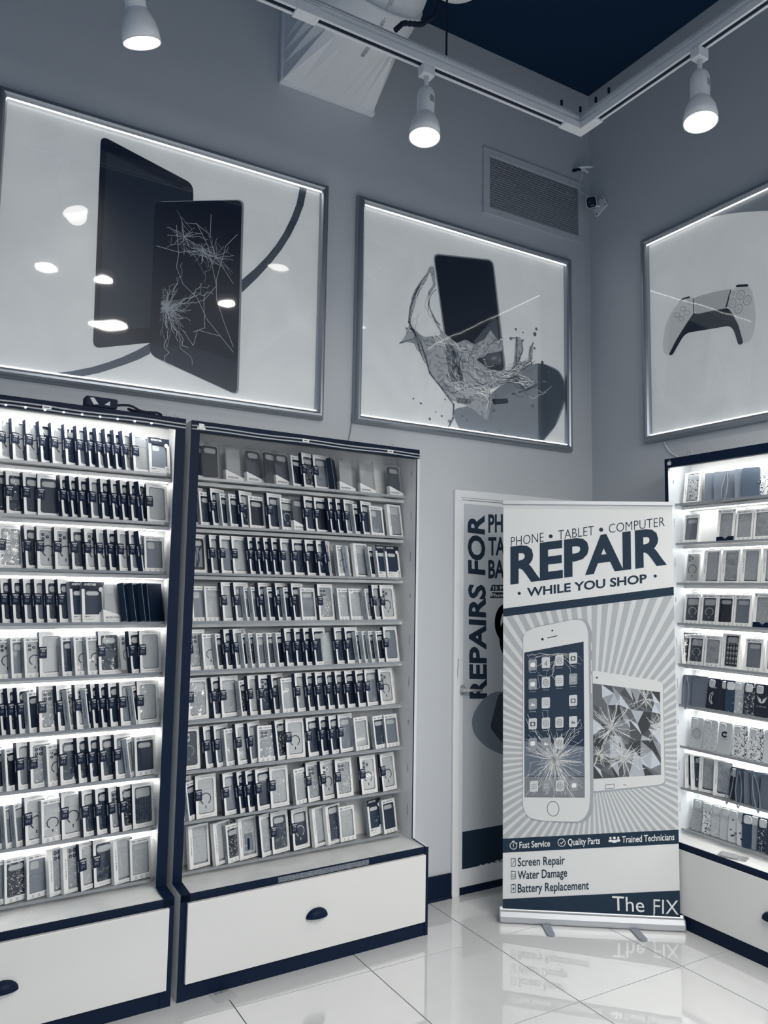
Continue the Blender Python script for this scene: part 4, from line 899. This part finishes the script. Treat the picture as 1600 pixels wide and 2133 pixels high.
m.mesh([(-.0004, .0125-v*.0050/CAPH, .030+(u-a)*.085/(b-a)) for u, v in V], Fs, 'ink'); SPB = m.data('spine_print')
def tab():
    m = MB(); P = [(-.017, -.004), (-.012, .008), (-.006, .011), (.006, .011), (.012, .008), (.017, -.004)]; Q = [(-.013, -.004), (-.009, .005), (-.004, .0075), (.004, .0075), (.009, .005), (.013, -.004)]
    for i in range(5): m.prism([P[i], P[i+1], Q[i+1], Q[i]], 0, .0012, 'card_grey', 'y')
    return m.data('hang_tab')
TAB = tab()
def film(w, h, cr):
    m = MB(); m.mesh([(.008, .0008, .012), (w-.008, .0008, .012), (w-.008, .0008, h-.014), (.008, .0008, h-.014)], [(0, 1, 2, 3)], 'film_crinkle' if cr else 'film'); return m.data('window_film')
FILM = {(k, c): film(BOX[k][1], BOX[k][2], c) for k in BOX for c in (0, 1)}
def case_mesh(cam, w=.072, h=.140, t=.008):
    """body of a phone case, back side forward (y=0), slot 0 is the look"""
    m = MB(); m.names = ['case_dark', 'card_back', 'light', 'navy', 'mid']
    O = rrect(0, w, 0, h, .010); n = len(O); c = lambda p, e: (w/2+(p[0]-w/2)*(1-e/w*2), h/2+(p[1]-h/2)*(1-e/h*2))
    I = [c(p, .0012) for p in O]
    V = [(x, .0012, z) for x, z in O]+[(x, 0, z) for x, z in I]+[(x, t, z) for x, z in O]
    m.mesh(V, [(i, (i+1) % n, n+(i+1) % n, n+i) for i in range(n)]+[tuple(range(n, 2*n))]+[(2*n+i, 2*n+(i+1) % n, (i+1) % n, i) for i in range(n)]+[tuple(range(3*n-1, 2*n-1, -1))], 'case_dark')
    def hole(x0, x1, z0, z1, r, lens=()):
        a = rrect(x0, x1, z0, z1, r); k = len(a); b = rrect(x0+.002, x1-.002, z0+.002, z1-.002, max(r-.002, .001))
        m.mesh([(x, -.0002, z) for x, z in a]+[(x, -.0016, z) for x, z in b], [(i, (i+1) % k, k+(i+1) % k, k+i) for i in range(k)], 'light')
        m.mesh([(x, -.0008, z) for x, z in b], [tuple(range(k))], 'card_back')
        for lx, lz, lr in lens:
            m.lathe([(0, 0), (lr*.5, 0)], 'mid', 14, Matrix.Translation((lx, -.0018, lz)) @ Matrix.Rotation(radians(90), 4, 'X'))
            m.lathe([(lr*.5, .0), (lr, 0), (lr, -.001)], 'navy', 14, Matrix.Translation((lx, -.0017, lz)) @ Matrix.Rotation(radians(90), 4, 'X'))
    if cam == 'bar': hole(.008, w-.008, h-.034, h-.010, .011)
    elif cam == 'wide': hole(.006, w-.006, h-.044, h-.006, .007)
    elif cam == 'sq': hole(.006, .040, h-.042, h-.007, .009)
    elif cam == 'sq3': hole(.006, .043, h-.044, h-.006, .009, ((.016, h-.016, .0065), (.016, h-.034, .0065), (.033, h-.025, .0065)))
    elif cam == 'four': hole(.006, .043, h-.044, h-.006, .009, ((.016, h-.016, .007), (.016, h-.034, .007), (.033, h-.016, .007), (.033, h-.034, .007)))
    return m.data('phone_case')
CASE = {k: case_mesh(k) for k in ('bar', 'wide', 'sq', 'sq3', 'four')}
def arc(mt, w=.072, z=.058, full=False):
    m = MB(); n = 26; a0, a1 = (-60, 240) if not full else (0, 360); V = []
    for i in range(n+1):
        a = radians(a0+(a1-a0)*i/n)
        for r in (.0205, .0245): V += [(w/2+r*cos(a), -.0008, z+r*sin(a))]
    m.mesh(V, [(2*i, 2*i+1, 2*i+3, 2*i+2) for i in range(n)], mt)
    if not full: m.box(w/2-.002, w/2+.002, -.0009, -.0002, .018, .030, mt)
    return m.data('magnet_ring')
ARC = {'d': arc('navy'), 'l': arc('light'), 'm': arc('mid'), 'f': arc('mid', full=True)}
def bumps(mt, dark):
    m = MB(); rnd = random.Random(2)
    for j in range(11):
        for i in range(6):
            r = rnd.choice((.0035, .0045, .0055)); m.lathe([(0, .0), (r*.75, .0002), (r, .0016)], mt, 10, Matrix.Translation((.009+i*.0108, -.0018, .010+j*.0086)) @ Matrix.Rotation(radians(-90), 4, 'X'))
    return m.data('raised_bubbles')
mat('bubble_dark', (.022, .04, .07), .3); mat('bubble_clear', (.5, .54, .56), .25)
BUM = {'B': bumps('bubble_dark', 1), 'b': bumps('bubble_clear', 0)}
def rugged():
    m = MB()
    for P in ([(.010, .10), (.030, .085), (.036, .055), (.028, .010), (.010, .02)], [(.062, .10), (.048, .08), (.050, .04), (.040, .010), (.062, .012)], [(.034, .10), (.050, .098), (.040, .06), (.044, .03), (.036, .05)]):
        m.prism(P, -.0022, .0, 'mid', 'y')
    return m.data('raised_armour')
RUG = rugged()
m = MB(); m.box(.016, .056, -.004, 0, .012, .078, 'mid'); m.box(.026, .038, -.0045, -.004, .016, .060, 'navy'); HOLD = m.data('card_holder')
m = MB(); P = []
for i in range(24):
    a = 2*pi*i/24; r = .026*(1+.35*abs(cos(a*1))-.35*(abs(sin(a))**3)); P.append((.036+r*cos(a), .060+r*.8*sin(a)))
m.prism(P, -.003, 0, 'case_grey', 'y'); BUTT = m.data('butterfly_grip')
LOOK = {'D': 'dark', 'N': 'black', 'G': 'grey', 'g': 'pale grey', 'C': 'clear', 'S': 'silver glitter', 'T': 'dark glitter', 'F': 'small flower', 'f': 'black flower', 'M': 'marbled', 'm': 'dark swirl',
        'R': 'clear dark-ring', 'r': 'pale light-ring', 'L': 'clear lens-cut', 'l': 'dark lens-cut', 'B': 'dark bubbled', 'b': 'clear bubbled', 'P': 'armoured black', 'H': 'card-holder', 'h': 'rose print', 'k': 'speckled', 'd': 'dark light-ring', 'c': 'grey ring'}
ORD = ['', 'first', 'second', 'third', 'fourth', 'fifth', 'sixth', 'seventh', 'eighth', 'ninth', 'tenth', 'eleventh', 'twelfth', 'thirteenth', 'fourteenth', 'fifteenth', 'sixteenth', 'seventeenth', 'eighteenth', 'nineteenth', 'twentieth', 'twenty-first', 'twenty-second', 'twenty-third', 'twenty-fourth']
RN = random.Random(7)
LEAN = radians(10)
def own(name, me, par, xf, m0=None):
    o = bpy.data.objects.new(name, me); COL.objects.link(o); o.parent = par; o.matrix_local = xf
    if m0 and me.materials:
        o.material_slots[0].link = 'OBJECT'; o.material_slots[0].material = m0
    return o
def add_case(par, look, x, y, z, w=.072, h=.140, style=None):
    cam = {'L': 'sq3', 'l': 'sq3', 'S': 'wide', 'M': 'four', 'g': 'sq', 'r': 'bar', 'R': 'wide', 'D': 'bar', 'd': 'wide', 'G': 'sq', 'C': 'wide', 'B': 'wide', 'b': 'wide', 'P': 'bar', 'H': 'bar', 'F': 'wide'}.get(look, 'bar')
    if style: cam = style
    S = Matrix.Translation((x, y, z)) @ Matrix.Diagonal((w/.072, 1, h/.140, 1))
    c = own('phone_case', CASE[cam], par, S, CM[look])
    I = Matrix.Identity(4)
    if look in 'RL': own('magnet_ring', ARC['d'], c, I)
    elif look in 'rd': own('magnet_ring', ARC['l'], c, I)
    elif look in 'c': own('magnet_ring', ARC['f'], c, I)
    elif look in 'l': own('magnet_ring', ARC['m'], c, I)
    if look in 'Bb': own('raised_bubbles', BUM[look], c, I)
    if look == 'P': own('raised_armour', RUG, c, I)
    if look == 'H': own('card_holder', HOLD, c, I)
    return c
CLS = {}
def clear_box_mesh():
    w, h = .093, .165; m = MB(); m.box(0, w, 0, T_, 0, h, 'case_clear', skip=('back',)); a = m.data('clear_shell')
    m = MB(); m.mesh([(0, -.0005, 0), (w, -.0005, 0), (w, -.0005, .022), (0, -.0005, .052), (-.0005, 0, 0), (-.0005, T_, 0), (-.0005, T_, .052), (-.0005, 0, .052)], [(0, 1, 2, 3), (4, 7, 6, 5)], 'card')
    flat_text(m, 'PROTECTION', .010, .016, .052, .0075, 'ink', -.0009, .02); 
    for i in range(4): m.lathe([(.002, 0), (.003, 0)], 'ink_soft', 8, Matrix.Translation((.014+i*.014, -.0009, .008)) @ Matrix.Rotation(radians(90), 4, 'X'))
    b = m.data('printed_corner'); return a, b
CSH, CPR = clear_box_mesh()

mat('carbon', (.004, .010, .024), .4, spec=.2, noise=((.018, .034, .058), 160, .45, .55, 'wave', 0))
m = MB(); m.box(.0, .090, 0, .024, 0, .158, 'carbon'); m.box(.006, .084, -.0015, -.0003, .008, .150, 'navy'); m.box(-.001, .0, -.002, .0, .0, .158, 'mid'); m.box(.0, .090, -.0006, 0, .156, .158, 'mid'); m.box(-.0008, 0, .0, .024, .004, .007, 'mid'); CARB = m.data('carbon_sleeve')
mat('leather', (.115, .14, .18), .5, bump=.1, bscale=150); mat('leather_dark', (.05, .075, .11), .45)
def folio_mesh(mt):
    m = MB(); m.prism(rrect(0, .078, 0, .148, .008), 0, .004, mt, 'y'); m.prism(rrect(0.001, .077, 0.001, .147, .008), .0045, .014, 'slate', 'y'); m.prism(rrect(0, .078, 0, .148, .008), .0145, .018, mt, 'y'); return m.data('folio_cover')
FOL = [folio_mesh('leather'), folio_mesh('leather_dark')]
m = MB(); m.box(.068, .082, -.003, .018, .066, .082, 'leather_dark'); m.lathe([(0, 0), (.004, 0), (.004, .002)], 'alu_light', 10, Matrix.Translation((.074, -.003, .074)) @ Matrix.Rotation(radians(90), 4, 'X')); CLASP = m.data('clasp')
def strap_mesh():
    m = MB(); P = [(.012, -.004, .138), (.006, -.012, .10), (.004, -.034, .05), (.010, -.046, .0), (.018, -.050, -.022), (.027, -.046, .0), (.030, -.032, .05), (.026, -.016, .10), (.016, -.004, .138)]
    out = []
    for i in range(len(P)-1):
        for q in range(4): out.append(tuple(Vector(P[i]).lerp(Vector(P[i+1]), q/4)))
    out.append(P[-1]); m.tube(out, .0028, 'leather', 6); return m.data('wrist_strap')
STRAP = strap_mesh()
m = MB(); P = []
import itertools
m.ring = None
lg = Canvas((0, 0, 0), (1, 0, 0), (0, 0, 1), (0, -1, 0)); lg.ring((.036, .085), .014, .007, 'navy', .010, 20, 50, 310); lg.poly([(.036, .078), (.044, .078), (.044, .092), (.036, .092)], 'mid'); lg.text('Champion', (.018, .063), (.052, .063), (.018, .068), 'navy', 0, 1, True); LOGO = lg.mb.data('printed_emblem')
lg = Canvas((0, 0, 0), (1, 0, 0), (0, 0, 1), (0, -1, 0))
for s in (-1, 1):
    for i in range(4): lg.poly([(.036+s*.004, .075-i*.004), (.036+s*(.030-i*.004), .092-i*.007), (.036+s*(.026-i*.004), .088-i*.008), (.036+s*.004, .070-i*.004)], 'light')
lg.poly([(.031, .066), (.041, .066), (.036, .056)], 'light'); lg.text('U.S. AIR FORCE', (.012, .042), (.060, .042), (.012, .047), 'light', 0, 1, True); WINGS = lg.mb.data('printed_emblem')
lg = Canvas((0, 0, 0), (1, 0, 0), (0, 0, 1), (0, -1, 0)); lg.ring((.040, .050), .024, .005, 'light', .028, 20, 110, 250); lg.ring((.046, .048), .020, .004, 'light', .026, 20, 120, 240); lg.text('BOLTS', (.020, .095), (.050, .095), (.020, .101), 'light', .02, 1, True); BOLT = lg.mb.data('printed_emblem')
lg = Canvas((0, 0, 0), (1, 0, 0), (0, 0, 1), (0, -1, 0))
for r in (.006, .012, .018, .024): lg.ring((.040, .065), r, .0014, 'mid', n=24)
for i in range(12): lg.ring((.040+.021*cos(i*pi/6), .065+.021*sin(i*pi/6)), .005, .0012, 'mid', n=10)
for i in range(7): lg.disc((.010, .02+i*.018), .003, 'mid', n=8)
MAND = lg.mb.data('printed_mandala')
lg = Canvas((0, 0, 0), (1, 0, 0), (0, 0, 1), (0, -1, 0)); rr_ = random.Random(4)
for i in range(9):
    x, y = rr_.uniform(.01, .06), rr_.uniform(.015, .095); lg.poly([(x, y), (x+.006, y+.007), (x+.003, y+.009), (x, y+.006), (x-.003, y+.009), (x-.006, y+.007)], 'slate')
HEART = lg.mb.data('printed_hearts')
lg = Canvas((0, 0, 0), (1, 0, 0), (0, 0, 1), (0, -1, 0))
for i in range(4):
    for j in range(5):
        x, y = .006+i*.016, .006+j*.024
        lg.poly([(x, y), (x+.014, y), (x+.007, y+.011)], 'light'); lg.poly([(x+.001, y+.022), (x+.013, y+.022), (x+.007, y+.013)], 'card_grey')
TRI = lg.mb.data('printed_triangles')
lg = Canvas((0, 0, 0), (1, 0, 0), (0, 0, 1), (0, -1, 0)); rr_ = random.Random(9)
for i in range(26): lg.ring((rr_.uniform(.008, .064), rr_.uniform(.01, .10)), .007, .0009, 'mid', n=12)
CIRC = lg.mb.data('printed_circles')
EXTRA = {'logo': LOGO, 'wings': WINGS, 'bolt': BOLT, 'mandala': MAND, 'heart': HEART, 'tri': TRI, 'circ': CIRC, 'butter': BUTT}

def package(cab, shelf, k, M, kind, look, opt):
    """one package or loose case; M stands at its front bottom left corner"""
    rootc, cname, grp = CABS[cab]; where = '%s from left, %s shelf of %s' % (ORD[k], ORD[shelf], cname)
    nm, what, cat = {'A': ('phone_case_box', '%s case in dark-spined box', 'box'), 'B': ('phone_case_box', '%s case in hang-tab box', 'box'), 'E': ('phone_case_box', '%s case in white box', 'box'), 'J': ('phone_case_box', '%s case in V-banded box', 'box'), 'C': ('rugged_case_box', '%s rugged case box', 'box'),
                     'D': ('clear_case_box', '%s case in clear box', 'box'), 'F': ('carbon_case_box', '%s carbon-patterned slab box', 'box'), 'K': ('phone_case', 'loose %s phone case', 'phone case'), 'W': ('folio_case', '%s folding wallet case', 'wallet case')}[kind]
    lab = (what % LOOK[look])+', '+where; lab = lab[0].lower()+lab[1:]
    if len(lab.split()) > 16: lab = lab.replace(' in dark-spined box', ' box').replace(' in hang-tab box', ' hang-tab box').replace(' in white box', ' white box')
    assert len(lab.split()) <= 16, lab
    t = bpy.data.objects.new(nm, None); COL.objects.link(t); t.empty_display_size = .02; t.matrix_world = M; tag(t, lab, cat, grp)
    I = Matrix.Identity(4)
    if kind in 'ABEJC':
        me, w, h = BOX[kind]; own('carton', me, t, I)
        cw, ch = (w-.022, h-.035) if kind == 'A' else (w-.019, h-.036) if kind == 'B' else (w-.026, h-.022) if kind == 'E' else (w-.028, h-.034) if kind == 'J' else (w-.026, h-.062)
        c = add_case(t, look, (w-cw)/2 + (.0045 if kind == 'E' else 0), .0052, .018 if kind != 'C' else .033, cw, ch)
        if opt in EXTRA: own(EXTRA[opt].name, EXTRA[opt], c, I)
        if kind != 'C': own('window_film', FILM[kind, 1 if (look in 'MmSHh' or RN.random() < .25) else 0], t, I)
        if kind == 'A' and opt != 'n': own('sticker', STK, t, I)
        if kind in 'BJC': own('hang_tab', TAB, t, Matrix.Translation((w/2, T_-.003, h)))
        if kind == 'B': own('spine_print', SPB, t, I)
        if opt == 'nt': pass
    elif kind == 'D':
        own('clear_shell', CSH, t, I); add_case(t, look, .010, .006, .016, .072, .138); own('printed_corner', CPR, t, I) if opt != 'p' else None
    elif kind == 'F': own('carbon_sleeve', CARB, t, I)
    elif kind == 'K':
        c = add_case(t, look, 0, 0, 0, .072, .148, 'sq' if opt != 'four' else 'four')
        if opt in EXTRA: own(EXTRA[opt].name, EXTRA[opt], c, I)
        if opt == 's': own('wrist_strap', STRAP, t, I)
    elif kind == 'W':
        own('folio_cover', FOL[1 if look in 'DN' else 0], t, I); own('clasp', CLASP, t, I)
        if opt == 's': own('wrist_strap', STRAP, t, I)
    return t
def shelf_row(cab, shelf, spec, fx, wmax=.093, turn=None):
    """spec: entries 'x kind look [opt]' with x the front left foot of the package as read off the photo"""
    rootc = CABS[cab][0]; MW = rootc.matrix_world; z = SHZ[shelf-1]; yf = -.134
    def solve(px):
        a, b = -.6, 1.9
        for _ in range(40):
            c = (a+b)/2
            if proj(MW @ Vector((c, yf, z)))[0] < px: a = c
            else: b = c
        return (a+b)/2
    items = [e.split() for e in spec.split(',')]; xs = [solve(fx(float(e[0]))) for e in items]
    Lc = L2 if cab == 2 else 1.15; n0 = len(items)
    for k in range(n0):   # everything stands between the side panels
        w = {'K': .073, 'W': .079, 'F': .068}.get(items[k][1], .094); xs[k] = min(max(xs[k], .031), Lc-.022-w)
    keep = [k for k in range(n0) if k == n0-1 or xs[k+1]-xs[k] > .010]; items = [items[k] for k in keep]; xs = [xs[k] for k in keep]
    for k, e in enumerate(items):
        kind, look = e[1], e[2]; opt = e[3] if len(e) > 3 else ''
        th = {'K': .0085, 'W': .0185, 'F': .025}.get(kind, T_+.0012); w = {'K': .073, 'W': .079}.get(kind, .094)
        s = xs[k+1]-xs[k] if k+1 < len(xs) else .25
        ang = asin(min(.80, th/max(s, .001)))+radians(.8) if s < w+.012 else radians(7 if cab < 3 else 1)
        s0 = xs[k]-xs[k-1] if k else .2
        if k+1 == len(xs) and cab < 3: ang = radians(12)
        if opt.startswith('@'): ang = radians(float(opt[1:])); opt = ''
        if cab == 3 and s >= w-.006: ang = radians(1)
        lean = LEAN if kind != 'K' else radians(12)
        tt = th if kind != 'K' else .008
        # the tilted package rests on its lower back edge; its front foot is lifted a little
        M_ = MW @ Matrix.Translation((xs[k], yf+(.012 if kind == 'K' else 0)+(.0 if ang > .3 else .012), z-.0010+tt*sin(lean))) @ Matrix.Rotation(ang, 4, 'Z') @ Matrix.Rotation(-lean, 4, 'X')
        package(cab, shelf, k+1, M_, kind, look, opt)
f1 = lambda x: x*.275
f2 = lambda x: 380+x*.3125
f29 = lambda x: 340+x*.35
f3 = lambda x: 1380+x*.2343
f3b = lambda x: 1380+x*.2906
shelf_row(1, 1, '-110 A R,-3 A R,100 A R,205 A R,315 A D,400 A R,503 A D,598 A G,682 A D,753 A R,822 A D,885 A D,955 A R,1015 A C,1140 C G', f1)
shelf_row(1, 2, '-90 A D,50 A D,185 A D,290 A D,475 A D,550 A D,615 A D,695 A G,780 A D,862 A d,935 A D,1002 A D,1085 A l,1145 A g', f1)
shelf_row(1, 3, '-15 A S,200 A T,285 A L,420 A L,550 A T,655 A L,748 A R,835 A D,908 A R,995 A G,1085 A C,1140 B G', f1)
shelf_row(1, 4, '-70 A d,20 A T,105 A T,193 A G,278 A G,360 A T,455 A D,545 C D,630 C D,790 D g,965 F N @52,1033 F N @50,1103 F N @46,1205 F N @35', f1)
shelf_row(1, 5, '-130 B L,-20 B L,90 B c,190 B L,305 A C,475 B D,572 B R,668 B R,757 A m,920 D L p,1000 A D,1085 A g', f1)
shelf_row(1, 6, '-60 A D,15 A d,80 A T,150 A D,225 B D,300 A M,445 A l,535 B L,585 A L,675 B G,712 A D,778 A D,842 A D,918 A G,1032 B D,1105 A g', f1)
shelf_row(1, 7, '-110 A D,-20 B D,50 B N,140 A G,235 A M,365 B L,460 A m,600 A T,690 A m,770 A m,880 A c,990 B r,1088 B D', f1)
shelf_row(1, 8, '-120 B G,-50 B G,45 B G,125 B G,195 A R,318 B R,475 A R,635 A B,738 A m,840 A M,930 A f,1020 A B n', f1)
shelf_row(1, 9, '-180 A k,-90 B G,38 B f,208 B G butter,378 E M,485 E M,615 A k,720 A m,868 E r,1005 B r', f1)
shelf_row(2, 1, '40 A D,135 D N p,300 D g,440 D D,560 D N p,635 D D,742 B N,815 A f,895 A c,1020 F N @50,1060 D g,1198 D g,1395 D D', f2)
shelf_row(2, 2, '-20 A D,60 A D,125 B D,208 A D,270 B D,325 B D,400 A d,460 B N,582 A D,668 B d,748 D D,830 A D,905 A N,998 A D,1048 A D,1100 A G,1158 B N,1212 A D,1272 B G,1400 E S', f2)
shelf_row(2, 3, '45 A P,200 A G,265 A G,350 A g,458 A D,518 A D,566 A D,618 A D,672 A G,750 A D,838 A N,915 A d,985 A G @48,1045 B R,1118 B g @52,1168 E S,1262 B N,1310 C D,1378 C D', f2)
shelf_row(2, 4, '-40 A f,70 B G,165 B r,275 A g,362 A c,432 B G,480 B G,530 A D,585 B D,645 A T,695 B D,750 A N,808 B c,925 A M,1050 B r,1135 B g,1240 B R,1288 A S,1345 A L', f2)
shelf_row(2, 5, '45 A M,145 B R,240 B T,297 A T,362 A S,418 B N,466 B f,512 B G,580 B T,645 B N,702 A B,768 A m,832 A N,890 A D,955 K b @12,1035 A B,1105 A D,1180 B D,1222 B S,1265 B f,1312 B N,1368 A G', f2)
shelf_row(2, 6, '-60 A S,45 A S,215 A T,272 A S,398 B f,455 A k,525 A l,618 A T,672 B g,770 A S,848 A T,908 A T,978 A T,1042 A T,1105 A N,1178 A N,1245 A c,1335 A L', f2)
shelf_row(2, 7, '-15 A l,160 A G,232 A G,295 B r,372 A k,460 A G,515 B M @2,640 A f n,705 A R @2,845 A D,935 A D,1000 A D,1065 A c,1168 B g,1290 B m,1378 B c', f2)
shelf_row(2, 8, '-60 A m,45 B D,100 A R,285 A G,388 A m,445 A m,505 A D,600 A r,760 B r,850 A M,948 A L,1042 A M,1208 A L,1348 A R', f2)
shelf_row(2, 9, '165 E F,315 E C,388 B f,465 E H,590 A k n,660 A m,785 A d,905 E g,985 E m,1065 B r,1240 C m,1325 B D', f29)
shelf_row(3, 1, '165 E h,372 W G,455 W G,525 W G s,645 W G,705 W D,800 K h,870 K h', f3)
shelf_row(3, 2, '165 B c circ,462 J k,628 B F,788 B k circ', f3)
shelf_row(3, 3, '165 D L p,335 E r,500 E k circ,675 E F,860 E F', f3)
shelf_row(3, 4, '170 B d,318 B d,460 B N,610 B c,785 J k', f3)
shelf_row(3, 5, '125 E N,205 B d,350 B k circ,500 E N tri,708 B c,895 B m', f3)
shelf_row(3, 6, '110 W G s,195 W G,285 K N bolt,385 K N,435 K m,470 K M,550 K f,625 K N wings,740 K D', f3b)
shelf_row(3, 7, '163 K g mandala,258 K k,362 K g logo,468 K h,580 K h,690 K C', f3b)
shelf_row(3, 8, '145 E D,205 E m,245 E k,350 E k circ,448 K N s,525 W D s,585 W G,640 W D s,680 W G', f3b)
shelf_row(3, 9, '182 K S,255 K h,318 K k,382 K g,440 K C heart,520 K C heart,556 K D,590 K G,650 K f,708 K D', f3b)

# ------------------------------------------------------------------ small things
p = at_z(1540, 1782, CL+.001); 
t = thing('flat_packet', 'clear flat case packet lying on the counter of the right display', 'packet', (-.225, p.y, CL+.0012), radians(-70))
m = MB(); m.prism(rrect(-.06, .06, -.035, .035, .006), 0, .006, 'case_clear', 'z'); m.build('clear_shell', t)
m = MB(); m.prism(rrect(-.05, .02, -.027, .027, .005), .001, .005, 'light', 'z'); m.build('insert_card', t)
t = thing('floor_label', 'clear adhesive label with a barcode stuck on the floor tile before the middle display', 'label', tuple(at_z(463, 2072, .0004)), radians(8))
clear('label_film', .97, .0, .3, haze=.6, hcol=(.58, .60, .61)); m = MB(); m.box(-.045, .045, -.05, .04, 0, .0004, 'label_film'); m.build('clear_label', t)
m = MB(); rnd = random.Random(1)
for i in range(16):
    x = -.024+i*.0036; m.box(x, x+rnd.choice((.0008, .0014, .0022)), .012, .026, .0004, .0007, 'ink')
m.build('printed_barcode', t)
# power adapter and cords on top of the left cabinet
MW1 = c1.matrix_world
def top1(px, py, dz):   # a point on the cabinet top, over the fascia
    c = at_y(px, py, MW1.translation.y*0-.17); return Vector((c.x, c.y, CTOP+dz))
q = at_y(205, 852, -.20)
t = thing('power_adapter', 'black power adapter lying on top of the lit left display', 'adapter', (q.x, -.235, CTOP+.002), R2)
m = MB(); m.box(-.06, .06, -.03, .03, 0, .038, 'navy_matte'); m.build('brick', t, bevel=.006)
m = MB(); m.mesh([(-.03, -.0305, .005), (-.012, -.0305, .008), (-.03, -.0305, .032), (-.045, -.0305, .030), (.01, -.0305, .01), (.03, -.0305, .008), (.03, -.0305, .026)], [(0, 1, 2, 3), (4, 5, 6)], 'light'); m.build('rating_label', t); ADP = t
q = at_y(255, 856, -.2).x
wc = wire('cord', 'black cords coiled beside the power adapter', 'cord', [(q+.0-.04, -.235, CTOP+.02), (q+.02, -.24, CTOP+.026), (q+.07, -.23, CTOP+.012), (q+.13, -.235, CTOP+.012), (q+.15, -.20, CTOP+.010), (q+.08, -.19, CTOP+.008), (q+.02, -.21, CTOP+.018), (q+.06, -.235, CTOP+.007), (q+.12, -.24, CTOP+.006)], .005, 'navy_matte')
bpy.context.view_layer.update(); wc.parent = ADP; wc.matrix_parent_inverse = ADP.matrix_world.inverted()
for kk in ('label', 'category'): del wc[kk]
